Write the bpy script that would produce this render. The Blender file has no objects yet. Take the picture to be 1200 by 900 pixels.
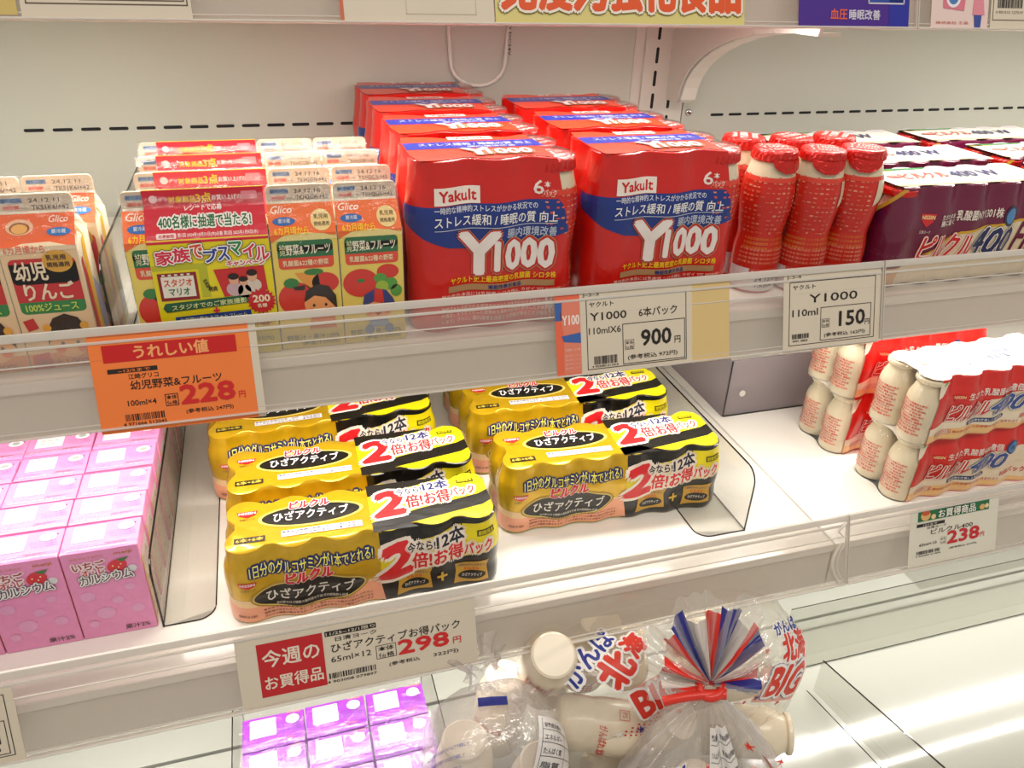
import bpy, bmesh, math, random
from mathutils import Vector, Matrix
random.seed(7)
C = bpy.context.scene.collection
S = 0.01          # everything below is laid out in centimetres
PI = math.pi

# ------------------------------------------------------------------ camera
cd = bpy.data.cameras.new('camera'); cam = bpy.data.objects.new('camera', cd); C.objects.link(cam)
bpy.context.scene.camera = cam
cd.sensor_fit = 'HORIZONTAL'; cd.sensor_width = 36; cd.lens = 920.77 / 1200 * 36
cd.clip_start = 0.01; cd.clip_end = 30
R_ = Vector((0.95681, -0.28865, 0.03458)); U_ = Vector((0.11246, 0.47718, 0.87158)); F_ = Vector((0.26808, 0.83005, -0.48903))
M = Matrix((R_, U_, -F_)).transposed().to_4x4(); M.translation = Vector((1.053, -57.364, 28.337)) * S
cam.matrix_world = M

# ------------------------------------------------------------------ world, lights, exposure
sc = bpy.context.scene
sc.view_settings.view_transform = 'Standard'; sc.view_settings.look = 'None'
sc.view_settings.exposure = 0.0; sc.view_settings.gamma = 1
w = bpy.data.worlds.new('world'); sc.world = w; w.use_nodes = True
bg = w.node_tree.nodes['Background']; bg.inputs[0].default_value = (1.0, .93, .84, 1); bg.inputs[1].default_value = 0.4

def area(name, loc, rot, sx, sy, power, col):
    l = bpy.data.lights.new(name, 'AREA'); l.shape = 'RECTANGLE'; l.size = sx * S; l.size_y = sy * S
    l.energy = power; l.color = col
    o = bpy.data.objects.new(name, l); C.objects.link(o); o.location = Vector(loc) * S; o.rotation_euler = rot
    return o
area('ceiling_light', (0, -110, 190), (math.radians(-28), 0, 0), 240, 40, 21, (1, .93, .84)).rotation_euler = (math.radians(30), 0, 0)
area('ceiling_light', (110, -120, 190), (math.radians(30), 0, math.radians(15)), 140, 30, 7, (1, .94, .86))

# ------------------------------------------------------------------ materials
def lin(h):
    if isinstance(h, str):
        v = [int(h[i:i + 2], 16) / 255 for i in (0, 2, 4)]
    else: v = h
    return tuple(x / 12.92 if x <= .04045 else ((x + .055) / 1.055) ** 2.4 for x in v) + (1,)
MATS = {}
def mat(name, col, rough=.5, metal=0, coat=0, noise=0, bump=0, bscale=40, spec=.5, emit=0, alpha=1, vary=.04, stretch=None):
    m = bpy.data.materials.new(name); m.use_nodes = True; nt = m.node_tree; N = nt.nodes; L = nt.links
    b = N['Principled BSDF']; c = lin(col)
    b.inputs['Roughness'].default_value = rough; b.inputs['Metallic'].default_value = metal
    b.inputs['Coat Weight'].default_value = coat; b.inputs['Coat Roughness'].default_value = .08
    b.inputs['Specular IOR Level'].default_value = spec; b.inputs['Alpha'].default_value = alpha
    tc = N.new('ShaderNodeTexCoord'); nz = N.new('ShaderNodeTexNoise'); nz.inputs['Scale'].default_value = bscale
    src = tc.outputs['Object']
    if stretch:
        mp = N.new('ShaderNodeMapping'); mp.inputs['Scale'].default_value = stretch; L.new(src, mp.inputs[0]); src = mp.outputs[0]
    L.new(src, nz.inputs['Vector'])
    mx = N.new('ShaderNodeMix'); mx.data_type = 'RGBA'
    mx.inputs[6].default_value = tuple(x * (1 - vary) for x in c[:3]) + (1,); mx.inputs[7].default_value = tuple(min(1, x * (1 + vary)) for x in c[:3]) + (1,)
    L.new(nz.outputs[0], mx.inputs[0]); L.new(mx.outputs[2], b.inputs['Base Color'])
    if bump:
        bp = N.new('ShaderNodeBump'); bp.inputs['Strength'].default_value = bump; bp.inputs['Distance'].default_value = .002
        L.new(nz.outputs[0], bp.inputs['Height']); L.new(bp.outputs[0], b.inputs['Normal']); L.new(bp.outputs[0], b.inputs['Coat Normal'])
    if emit:
        b.inputs['Emission Color'].default_value = c; b.inputs['Emission Strength'].default_value = emit
    MATS[name] = m; return m
def printmat(name, rough, coat, bump=0, bscale=90, metal=0):
    m = bpy.data.materials.new(name); m.use_nodes = True; nt = m.node_tree; N = nt.nodes; L = nt.links
    b = N['Principled BSDF']; b.inputs['Roughness'].default_value = rough; b.inputs['Metallic'].default_value = metal
    b.inputs['Coat Weight'].default_value = coat; b.inputs['Coat Roughness'].default_value = .06
    a = N.new('ShaderNodeAttribute'); a.attribute_name = 'Col'
    L.new(a.outputs['Color'], b.inputs['Base Color'])
    if bump:
        tc = N.new('ShaderNodeTexCoord'); nz = N.new('ShaderNodeTexNoise'); nz.inputs['Scale'].default_value = bscale
        L.new(tc.outputs['Object'], nz.inputs['Vector'])
        bp = N.new('ShaderNodeBump'); bp.inputs['Strength'].default_value = bump; bp.inputs['Distance'].default_value = .002
        L.new(nz.outputs[0], bp.inputs['Height']); L.new(bp.outputs[0], b.inputs['Normal']); L.new(bp.outputs[0], b.inputs['Coat Normal'])
    MATS[name] = m; return m
def film(name, base_fac, tint, gl=.12, bump=0, bscale=60, white=0.0, stretch=None, wcol='fffaf0'):
    """clear plastic: see-through with a sheen, a little milky where white > 0"""
    m = bpy.data.materials.new(name); m.use_nodes = True; nt = m.node_tree; N = nt.nodes; L = nt.links
    for n in list(N): N.remove(n)
    out = N.new('ShaderNodeOutputMaterial'); tr = N.new('ShaderNodeBsdfTransparent'); tr.inputs[0].default_value = lin(tint)
    g = N.new('ShaderNodeBsdfGlossy'); g.inputs['Roughness'].default_value = gl
    fr = N.new('ShaderNodeFresnel'); fr.inputs[0].default_value = 1.45
    ge = N.new('ShaderNodeNewGeometry'); fb = N.new('ShaderNodeMath'); fb.operation = 'SUBTRACT'; fb.inputs[0].default_value = 1; L.new(ge.outputs['Backfacing'], fb.inputs[1])
    fm = N.new('ShaderNodeMath'); fm.operation = 'MULTIPLY'; L.new(fr.outputs[0], fm.inputs[0]); L.new(fb.outputs[0], fm.inputs[1])
    ad = N.new('ShaderNodeMath'); ad.operation = 'ADD'; ad.inputs[1].default_value = base_fac; ad.use_clamp = True
    mx = N.new('ShaderNodeMixShader'); L.new(fm.outputs[0], ad.inputs[0]); L.new(ad.outputs[0], mx.inputs[0]); L.new(tr.outputs[0], mx.inputs[1]); L.new(g.outputs[0], mx.inputs[2])
    last = mx
    if white:
        d = N.new('ShaderNodeBsdfDiffuse'); d.inputs[0].default_value = lin(wcol)
        m2 = N.new('ShaderNodeMixShader'); m2.inputs[0].default_value = white
        L.new(mx.outputs[0], m2.inputs[1]); L.new(d.outputs[0], m2.inputs[2]); last = m2
    if bump:
        tc = N.new('ShaderNodeTexCoord'); nz = N.new('ShaderNodeTexNoise'); nz.inputs['Scale'].default_value = bscale; nz.inputs['Detail'].default_value = 4
        src = tc.outputs['Object']
        if stretch:
            mp = N.new('ShaderNodeMapping'); mp.inputs['Scale'].default_value = stretch; L.new(src, mp.inputs[0]); src = mp.outputs[0]
        L.new(src, nz.inputs['Vector'])
        bp = N.new('ShaderNodeBump'); bp.inputs['Strength'].default_value = bump; bp.inputs['Distance'].default_value = .004
        L.new(nz.outputs[0], bp.inputs['Height']); L.new(bp.outputs[0], g.inputs['Normal']); L.new(bp.outputs[0], fr.inputs['Normal'])
    L.new(last.outputs[0], out.inputs[0]); MATS[name] = m; return m

mat('wall_panel', 'c6c7bb', .38, bscale=3, vary=.02)
mat('steel_white', 'd9d5cb', .35, bscale=5, vary=.02)
mat('shelf_white', 'f0ece4', .3, coat=.3, bscale=4, vary=.02)
mat('fascia', 'd8d1c5', .35, bscale=5, vary=.03)
mat('deck_white', 'bdbeb4', .13, coat=1.0, bscale=3, vary=.03)
mat('slot_dark', '0c0c0c', .7)
mat('chrome', 'c8c8c8', .15, metal=1)
mat('cable_white', 'e6e2da', .4)
mat('lamp', 'fffdf8', .5, emit=5)
film('acrylic', .03, 'f7f5f3', .06, white=.10)
film('acrylic_edge', .12, 'dedad6', .12, white=.5)
film('acrylic_clear', .02, 'f4f4f2', .04, white=.03)
film('acrylic_grey', .04, 'e6e1e4', .08, white=.4, wcol='b5adb2')
film('acrylic_dark_edge', .05, '55524f', .1)
film('wrap_film', .01, 'ffffff', .1, bump=.6, bscale=110, white=.01)
film('bag_film', .13, 'fcfbf9', .14, bump=1.0, bscale=60, white=.14)
film('bag_film_milky', .16, 'f8f6f8', .14, bump=1.0, bscale=70, white=.17)
printmat('print', .42, .0)
printmat('print_gloss', .35, .35, .25, 120)
printmat('print_foil', .3, .5, .5, 200)
mat('carton_paper', 'e9dfc9', .45)
mat('carton_fin', 'd3bfa6', .5)
mat('wrap_red', 'cf150b', .3, coat=.6, bump=.35, bscale=90, vary=.08)
mat('foil_red', 'cf1a10', .3, metal=.35, coat=.5, bump=.8, bscale=260, vary=.2)
mat('bottle_cream', 'dccdae', .35, coat=.3, vary=.05)
mat('bottle_red', 'cb2210', .35, coat=.4, vary=.06)
mat('gold', 'd4aa18', .27, metal=.35, coat=.5, bump=.2, bscale=90, vary=.12)
mat('yellow', 'efe00a', .35, coat=.4, bump=.2, bscale=90)
mat('black_film', '17140f', .3, coat=.5, bump=.2, bscale=90)
mat('peach', 'f2a988', .4, coat=.4, vary=.05)
mat('maroon', '6b1038', .3, coat=.5, bump=.4, bscale=100, vary=.12)
mat('pill_red', 'd8281f', .35, coat=.4, bump=.3, bscale=100, vary=.08)
mat('pink', 'e993c2', .4, coat=.4, bump=.3, bscale=120, vary=.06)
mat('pink_side', 'e9c9d2', .4, coat=.3, bump=.3, bscale=120, vary=.08)
mat('purple', '8a1fa8', .4, coat=.5, bump=.5, bscale=160, vary=.1)
mat('white_plastic', 'ece6dc', .4)
mat('card_cream', 'd9cdb9', .55)
mat('card_white', 'e2dccb', .5)
mat('card_orange', 'f4803a', .6)

# ------------------------------------------------------------------ mesh helpers
def link(name, verts, faces, m, parent=None, mids=None, smooth=False, cols=None):
    me = bpy.data.meshes.new(name)
    me.from_pydata([(x * S, y * S, z * S) for x, y, z in verts], [], faces)
    for k in (m if isinstance(m, (list, tuple)) else [m]): me.materials.append(MATS[k])
    if mids: me.polygons.foreach_set('material_index', mids)
    if cols:
        a = me.attributes.new('Col', 'FLOAT_COLOR', 'POINT'); a.data.foreach_set('color', [c for q in cols for c in q])
    if smooth: me.polygons.foreach_set('use_smooth', [True] * len(me.polygons))
    me.update()
    o = bpy.data.objects.new(name, me); C.objects.link(o)
    if parent: o.parent = parent
    return o
class MB:
    def __init__(s): s.v = []; s.f = []
    def box(s, x0, x1, y0, y1, z0, z1, M=None):
        b = len(s.v)
        for p in ((x0, y0, z0), (x1, y0, z0), (x1, y1, z0), (x0, y1, z0), (x0, y0, z1), (x1, y0, z1), (x1, y1, z1), (x0, y1, z1)):
            s.v.append(tuple(M @ Vector(p)) if M else p)
        for q in ((0, 3, 2, 1), (4, 5, 6, 7), (0, 1, 5, 4), (1, 2, 6, 5), (2, 3, 7, 6), (3, 0, 4, 7)): s.f.append([b + i for i in q])
        return s
    def prism(s, pts, x0, x1):
        """pts = (y, z) outline pushed along x"""
        b = len(s.v); n = len(pts)
        for x in (x0, x1):
            for y, z in pts: s.v.append((x, y, z))
        for i in range(n): j = (i + 1) % n; s.f.append([b + i, b + j, b + n + j, b + n + i])
        s.f.append([b + i for i in range(n)][::-1]); s.f.append([b + n + i for i in range(n)]); return s
    def plate(s, pts, fn, t0, t1):
        """pts = (a, b) outline; fn(a, b, t) -> xyz"""
        b = len(s.v); n = len(pts)
        for t in (t0, t1):
            for p in pts: s.v.append(fn(p[0], p[1], t))
        for i in range(n): j = (i + 1) % n; s.f.append([b + i, b + j, b + n + j, b + n + i])
        s.f.append([b + i for i in range(n)][::-1]); s.f.append([b + n + i for i in range(n)]); return s
    def lathe(s, prof, cx=0, cy=0, seg=28, M=None, wob=None):
        b = len(s.v)
        for k, (r, z) in enumerate(prof):
            for i in range(seg):
                a = 2 * PI * i / seg; rr = r * (1 + (wob(a, k) if wob else 0))
                p = Vector((cx + rr * math.sin(a), cy - rr * math.cos(a), z)); s.v.append(tuple(M @ p) if M else tuple(p))
        for k in range(len(prof) - 1):
            for i in range(seg):
                j = (i + 1) % seg; s.f.append([b + k * seg + i, b + k * seg + j, b + (k + 1) * seg + j, b + (k + 1) * seg + i])
        s.f.append([b + i for i in range(seg)][::-1]); s.f.append([b + (len(prof) - 1) * seg + i for i in range(seg)]); return s
    def tube(s, pts, r, seg=10):
        b = len(s.v); n = len(pts)
        for k, p in enumerate(pts):
            p = Vector(p); d = (Vector(pts[min(k + 1, n - 1)]) - Vector(pts[max(k - 1, 0)])).normalized()
            u = d.cross(Vector((0, 1, 0)))
            if u.length < .1: u = d.cross(Vector((1, 0, 0)))
            u.normalize(); w_ = d.cross(u)
            for i in range(seg):
                a = 2 * PI * i / seg; s.v.append(tuple(p + u * r * math.cos(a) + w_ * r * math.sin(a)))
        for k in range(n - 1):
            for i in range(seg):
                j = (i + 1) % seg; s.f.append([b + k * seg + i, b + k * seg + j, b + (k + 1) * seg + j, b + (k + 1) * seg + i])
        return s
    def build(s, name, m, parent=None, smooth=False):
        return link(name, s.v, s.f, m, parent, smooth=smooth)
def bevel(o, w_=.06, seg=2):
    me = o.data; bm = bmesh.new(); bm.from_mesh(me)
    bmesh.ops.bevel(bm, geom=list(bm.edges), offset=w_ * S, segments=seg, affect='EDGES', profile=.6, clamp_overlap=True)
    bm.to_mesh(me); bm.free(); me.polygons.foreach_set('use_smooth', [True] * len(me.polygons)); return o
def autosmooth(o, ang=40):
    me = o.data; bm = bmesh.new(); bm.from_mesh(me)
    for e in bm.edges: e.smooth = (not e.is_boundary) and len(e.link_faces) == 2 and e.calc_face_angle(0) < math.radians(ang)
    for f in bm.faces: f.smooth = True
    bm.to_mesh(me); bm.free(); return o
def thing(name, label, cat, loc=(0, 0, 0), rotz=0, group=None):
    o = bpy.data.objects.new(name, None); C.objects.link(o); o.location = Vector(loc) * S; o.rotation_euler = (0, 0, rotz)
    o.empty_display_size = .01
    o['label'] = label; o['category'] = cat
    if group: o['group'] = group
    return o
def tag(o, label, cat, group=None):
    o['label'] = label; o['category'] = cat
    if group: o['group'] = group
    return o
def struct(o): o['kind'] = 'structure'; return o
def dup(root, loc, rotz, label, group=None):
    r = root.copy(); C.objects.link(r); r.location = Vector(loc) * S; r.rotation_euler = (0, 0, rotz); r['label'] = label
    if group: r['group'] = group
    for ch in list(root.children):
        c = ch.copy(); C.objects.link(c); c.parent = r
        for g in list(ch.children):
            d = g.copy(); C.objects.link(d); d.parent = c
    return r

# ------------------------------------------------------------------ print: flat artwork laid on a surface
_tc = {}
def glyphs(s, off=0, shear=0, font=None):
    k = (s, off, shear)
    if k not in _tc:
        c = bpy.data.curves.new('t', 'FONT'); c.body = s; c.resolution_u = 2; c.offset = off; c.shear = shear
        o = bpy.data.objects.new('t', c); m = bpy.data.meshes.new_from_object(o)
        _tc[k] = ([tuple(v.co)[:2] for v in m.vertices], [list(p.vertices) for p in m.polygons])
        bpy.data.objects.remove(o); bpy.data.curves.remove(c); bpy.data.meshes.remove(m)
    return _tc[k]
def clip(poly, ax, lo, hi):
    for sgn, lim in ((1, lo), (-1, -hi)):
        out = []; n = len(poly)
        for i in range(n):
            a = poly[i]; b = poly[(i + 1) % n]; da = sgn * a[ax] - lim; db = sgn * b[ax] - lim
            if da >= 0: out.append(a)
            if (da > 0) != (db > 0) and da != db:
                t = da / (da - db); out.append((a[0] + (b[0] - a[0]) * t, a[1] + (b[1] - a[1]) * t))
        poly = out
        if len(poly) < 3: return []
    return poly
class Pr:
    def __init__(s): s.p = []      # (points, colour, layer)
    def poly(s, pts, col, l=1): s.p.append((list(pts), lin(col), l)); return s
    def rect(s, x0, y0, x1, y1, col, l=1, sl=0):
        return s.poly([(x0, y0), (x1, y0 + sl * (x1 - x0)), (x1, y1 + sl * (x1 - x0)), (x0, y1)], col, l)
    def ell(s, cx, cy, rx, ry, col, l=1, n=28, rot=0):
        c_, s_ = math.cos(rot), math.sin(rot)
        return s.poly([(cx + rx * math.cos(a) * c_ - ry * math.sin(a) * s_, cy + rx * math.cos(a) * s_ + ry * math.sin(a) * c_) for a in (2 * PI * i / n for i in range(n))], col, l)
    def frame(s, x0, y0, x1, y1, t, col, l=1):
        s.rect(x0, y0, x1, y0 + t, col, l); s.rect(x0, y1 - t, x1, y1, col, l); s.rect(x0, y0, x0 + t, y1, col, l); return s.rect(x1 - t, y0, x1, y1, col, l)
    def rrect(s, x0, y0, x1, y1, r, col, l=1):
        pts = []
        for cx, cy, a0 in ((x1 - r, y1 - r, 0), (x0 + r, y1 - r, 90), (x0 + r, y0 + r, 180), (x1 - r, y0 + r, 270)):
            for k in range(5): a = math.radians(a0 + k * 22.5); pts.append((cx + r * math.cos(a), cy + r * math.sin(a)))
        return s.poly(pts, col, l)
    def star(s, cx, cy, r0, r1, n, col, l=1):
        for i in range(n):
            a = 2 * PI * i / n; d = PI / n
            s.poly([(cx, cy), (cx + r0 * math.cos(a - d), cy + r0 * math.sin(a - d)), (cx + r1 * math.cos(a), cy + r1 * math.sin(a)), (cx + r0 * math.cos(a + d), cy + r0 * math.sin(a + d))], col, l)
        return s
    def text(s, t, x, y, w_, h, col, l=3, bold=.012, outs=(), sl=0, shear=0, rot=0):
        """fit text t in the box x, y, w, h; outs = ((extra offset, colour), ...) outermost first; sl = slope"""
        v0, _ = glyphs(t, 0, shear)
        if not v0: return s
        xa, xb = min(p[0] for p in v0), max(p[0] for p in v0); ya, yb = min(p[1] for p in v0), max(p[1] for p in v0)
        fx, fy = w_ / max(xb - xa, .01), h / max(yb - ya, .05)
        cr, sr = math.cos(rot), math.sin(rot)
        big = bold >= .015; rb = bold * min(fx, fy) * .62 if big else 0
        lay = l
        for off, c in list(outs) + [(0, col)]:
            vs, fs = glyphs(t, 0 if big else bold, shear); c = lin(c)
            r = off + rb; nd = 1 if r < .004 else (10 if off > .08 else (6 if r > .03 else 4))
            for k in range(nd):
                dx, dy = (r * math.cos(2 * PI * k / nd + .3), r * math.sin(2 * PI * k / nd + .3)) if nd > 1 else (0, 0)
                P = []
                for px, py in vs:
                    a = (px - xa) * fx + dx; b = (py - ya) * fy + sl * (px - xa) * fx + dy
                    P.append((x + a * cr - b * sr, y + a * sr + b * cr))
                for f in fs: s.p.append(([P[i] for i in f], c, lay + k * .07))
            lay += 1
        return s
    def bars(s, x, y, w_, h, col, l=3, n=30, sl=0):
        rnd = random.Random(n); X = 0; seq = []
        while X < 1: a = rnd.choice((1, 1, 2, 3)) / n / 2; seq.append((X, min(1, X + a))); X += a + rnd.choice((1, 1, 2)) / n / 2
        for a, b in seq: s.rect(x + a * w_, y + sl * a * w_, x + b * w_, y + h + sl * a * w_, col, l)
        return s
    def build(s, name, fn, parent, m='print', du=0, dv=0):
        V = []; Fc = []; CO = []
        for pts, c, l in s.p:
            parts = [pts]
            for ax, st in ((0, du), (1, dv)):
                if not st: continue
                nx_ = []
                for q in parts:
                    lo = min(p[ax] for p in q); hi = max(p[ax] for p in q)
                    if hi - lo < st * .8: nx_.append(q); continue
                    k = math.floor(lo / st)
                    while k * st < hi:
                        r = clip(q, ax, k * st, (k + 1) * st)
                        if r: nx_.append(r)
                        k += 1
                parts = nx_
            for q in parts:
                b = len(V)
                for p in q: V.append(fn(p[0], p[1], .02 + l * .016)); CO.append(c)
                Fc.append(list(range(b, b + len(q))))
        o = link(name, V, Fc, m, parent, cols=CO)
        return o

# ================================================================== the refrigerated case
H = 23.65; WY = 38.6
struct(MB().box(-75, 46.2, WY, WY + 2, -60, 45).build('wall_back', 'wall_panel'))
# back panels carry a row of air slots
def slots(x0, n, nm):
    p = MB()
    for k in range(n):
        x = x0 + k * 2.73; r = .17
        pts = [(x + r + r * math.cos(a), 9.4 + r * math.sin(a)) for a in [math.radians(90 + 180 * i / 5) for i in range(6)]] + [(x + 1.95 - r + r * math.cos(a), 9.4 + r * math.sin(a)) for a in [math.radians(-90 + 180 * i / 5) for i in range(6)]]
        m = MB().plate(pts, lambda a, b, t: (a, WY - t, b), -.05, .02)
        o = m.build('air_slot', 'slot_dark', nm)
wl = bpy.data.objects['wall_back']
slots(-22.9, 16, wl)
wr = struct(MB().box(54.0, 150, WY, WY + 2, -60, 45).build('wall_back_side', 'wall_panel')); wr.name = 'wall_back_right'
slots(58.2, 30, wr)
post = struct(MB().box(46.3, 53.9, WY + .15, WY + 2, -60, 45).build('pillar', 'steel_white')); post.name = 'trim_1'
q = MB().box(47.6, 51.0 + 1.6, WY - .25, WY + .2, -60, 45).build('slotted_upright', 'steel_white', post)
for k in range(26):
    for xx in (49.3, 51.6):
        z = 22.2 - k * 2.72
        pts = [(xx + .2 * math.cos(a), z + (.75 if i < 7 else -.75) + .2 * math.sin(a)) for i, a in enumerate([math.radians(180 / 6 * j) for j in range(7)] + [math.radians(180 + 180 / 6 * j) for j in range(7)])]
        MB().plate(pts, lambda a, b, t: (a, WY - .25 - t, b), -.05, .02).build('bracket_slot', 'slot_dark', post)
sc_ = MB().lathe([(.45, 0), (.42, .12), (.3, .22), (.1, .27)], seg=18, M=Matrix.Translation((54.9, WY, 9.75)) @ Matrix.Rotation(PI / 2, 4, 'X')).build('wall_screw', 'chrome', wr, smooth=True)

# deck at the bottom: flat, then rising in a cove towards the shopper
def curve_sheet(pts, x0, x1, th, nm, m, parent=None):
    V = []; Fc = []; n = len(pts)
    for x in (x0, x1):
        for y, z in pts: V.append((x, y, z))
        for y, z in pts: V.append((x, y, z - th))
    for i in range(n - 1):
        Fc.append([i, 2 * n + i, 2 * n + i + 1, i + 1]); Fc.append([n + i, n + i + 1, 3 * n + i + 1, 3 * n + i])
    for a, b in ((0, n), (n - 1, 2 * n - 1)): Fc.append([a, b, 2 * n + b, 2 * n + a])
    for o_ in (0, 2 * n): Fc.append([o_ + i for i in range(n)] + [o_ + n + i for i in range(n)][::-1])
    o = link(nm, V, Fc, m, parent); return autosmooth(o, 50)
cove = [(1.6, -47)] + [(-17 - 16 * t, -47 + 9.5 * t ** 2) for t in [i / 14 for i in range(15)]] + [(-34.5, -37), (-36, -37.1)]
struct(curve_sheet(cove, -60, 130, 1.0, 'floor_deck_front', 'deck_white')).name = 'floor_front'
struct(MB().box(-60, 130, 1.8, WY, -48, -46.7).build('floor_back', 'deck_white'))

# ---------------------------------------------------------------- shelves
T1 = Vector((0, -1.27, 3.82)); B1 = Vector((0, -3.54, -3.25)); RD = (B1 - T1).normalized(); RN = Vector((0, RD.z, -RD.y)) ; RN = -RN if RN.y > 0 else RN
def railfn(dy, dz):
    def f(x, s_, t):      # x along, s down the rail from its top edge, t out towards the shopper
        p = T1 + Vector((x, dy, dz)) + RD * s_ + RN * t; return (p.x, p.y, p.z)
    return f
def rail(x0, x1, dy, dz, label):
    f = railfn(dy, dz); t = thing('price_rail', label, 'price rail', (0, 0, 0))
    def strip(s0, s1, t0, t1, nm, m):
        o = MB().plate([(x0, s0), (x1, s0), (x1, s1), (x0, s1)], f, t0, t1).build(nm, m, t)
        return bevel(o, .05, 2) if min(s1 - s0, t1 - t0) > .12 else o
    strip(.3, 7.4, -.08, 0, 'front_panel', 'acrylic')
    strip(0, .62, -.14, .22, 'top_lip', 'acrylic_edge')
    strip(1.0, 1.22, -.14, .12, 'ridge', 'acrylic_edge')
    strip(2.3, 2.42, -.12, .06, 'ridge', 'acrylic_edge')
    strip(6.95, 7.02, -.1, .04, 'ridge', 'acrylic_edge')
    strip(7.3, 7.45, -.14, .34, 'bottom_lip', 'acrylic_edge')
    for x in (x0, x1):
        MB().plate([(x - .04, 0), (x + .04, 0), (x + .04, 7.4), (x - .04, 7.4)], f, -.1, .25).build('end_edge', 'acrylic_edge', t)
    return t
def shelf(x0, x1, yf, z, label, power=1.0, fz=4.45):
    t = thing('display_shelf', label, 'shelf', (0, 0, 0))
    bevel(MB().box(x0, x1, yf - 1.25, WY - .6, z - .9, z).build('shelf_panel', 'shelf_white', t), .12, 2)
    MB().prism([(yf - 1.0, z - .9), (yf - 1.3, z - fz), (yf - 1.0, z - fz - .1), (yf + 1.8, z - min(3.4, fz - .3)), (yf + 2.2, z - .9)], x0, x1).build('front_fascia', 'fascia', t)
    MB().box(x0, x1, yf + 2.2, WY - .8, z - 1.8, z - .9).build('underside', 'steel_white', t)
    l = thing('led_strip', 'LED strip glowing along the underside of ' + label, 'lamp', (0, 0, 0))
    MB().box(x0 + 3, x1 - 3, yf + 5.0, yf + 6.6, z - 2.4, z - 1.8).build('housing', 'steel_white', l)
    MB().box(x0 + 3, x1 - 3, yf + 5.1, yf + 6.5, z - 2.55, z - 2.4).build('diffuser', 'lamp', l)
    a = area('led_light', (0, 0, 0), (0, 0, 0), x1 - x0 - 6, 1.4, power * (x1 - x0) / 90, (1, .965, .91)); a.parent = l
    a.location = Vector(((x0 + x1) / 2, yf + 5.8, z - 2.7)) * S; a.rotation_euler = (math.radians(-8), 0, 0)
    return t
X0, XM, X1 = -42, 52, 142
P0, P1, P2 = 2.2, 1.6, 1.5
D0 = 5.39; H0 = 26.45; D2 = -7.25
for (dy, z, nm, pw) in ((D0, H0, 'the top shelf', P0), (0, 0, 'the middle shelf', P1), (D2, -H, 'the lower shelf', P2)):
    shelf(X0, XM - .12, dy, z, nm + ' left of the slotted post', power=pw, fz=3.3 if z > 5 else (5.3 if z < -5 else 4.45))
    shelf(XM + .12, X1, dy, z, nm + ' right of the slotted post', power=pw, fz=3.3 if z > 5 else (5.3 if z < -5 else 4.45))
for dy, z, xj, nm in ((D0, H0, 54.5, 'top'), (0, 0, 54.9, 'middle'), (D2, -H, 52.3, 'lower')):
    rail(X0, xj - .1, dy, z, 'clear plastic price rail along the %s shelf, left of its joint' % nm)
    rail(xj + .1, X1, dy, z, 'clear plastic price rail along the %s shelf, right of its joint' % nm)

f = railfn(D2, -H)
t = thing('rail_clip', 'small clear curved clip at the joint of the lower price rail', 'clip')
outline_tube_ = lambda pts, r, nm: MB().tube(pts, r, 6).build(nm, 'acrylic_edge', t)
outline_tube_([f(51.4 - .9 * math.sin(PI * i / 12), 2.9 + 4.2 * i / 12, .22) for i in range(13)], .14, 'arc')
outline_tube_([f(51.9 - .9 * math.sin(PI * i / 12), 2.9 + 4.2 * i / 12, .22) for i in range(13)], .08, 'arc')
outline_tube_([f(52.0, .7, .26), f(51.0, 1.5, .3), f(51.6, 2.1, .3), f(50.8, 2.7, .26)], .12, 'hook')

# curved bracket under the top shelf
t = thing('shelf_bracket', 'curved white metal bracket holding up the top shelf at the slotted post', 'bracket')
pts = [(WY - .2, 24.8), (WY - .2, 11.5), (WY - 3.2, 11.6)]
for i in range(12):
    a = i / 11; pts.append((WY - 3.6 - 25 * (1 - math.cos(a * PI / 2)), 12.0 + 9.8 * math.sin(a * PI / 2)))
MB().prism(pts + [(WY - 28.6, 24.8)], 51.2, 51.6).build('web', 'steel_white', t)
rim = [(WY - 3.2, 11.6)] + pts[3:]
V = MB()
for i in range(len(rim) - 1):
    (ya, za), (yb, zb) = rim[i], rim[i + 1]
    V.prism([(ya, za), (yb, zb), (yb + .1, zb + .3), (ya + .3, za + .1)], 51.1, 53.6)
V.build('flange', 'steel_white', t)

# white cable hanging on the wall
pts = []
for i in range(25):
    a = i / 24
    if a < .3: u = a / .3; pts.append((22.4 + .5 * u, WY - .3, 24 - 8.0 * u))
    elif a < .75: u = (a - .3) / .45; an = PI + PI * u; pts.append((26.2 + 3.3 * math.cos(an), WY - .3, 16.0 + 2.6 * math.sin(an)))
    else: u = (a - .75) / .25; pts.append((29.5 + .6 * u, WY - .3, 16 + 8 * u))
t = thing('power_cable', 'white power cable looping down the back wall from the top shelf', 'cable')
MB().tube(pts, .22).build('cable', 'cable_white', t, smooth=True)
Pr().text('LED DC24V', 0, 0, 4.2, .32, '222222', rot=-PI / 2).build('lettering', lambda u, v, l: (29.75 + u, WY - .54 - l, 21 + v), t)

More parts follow.
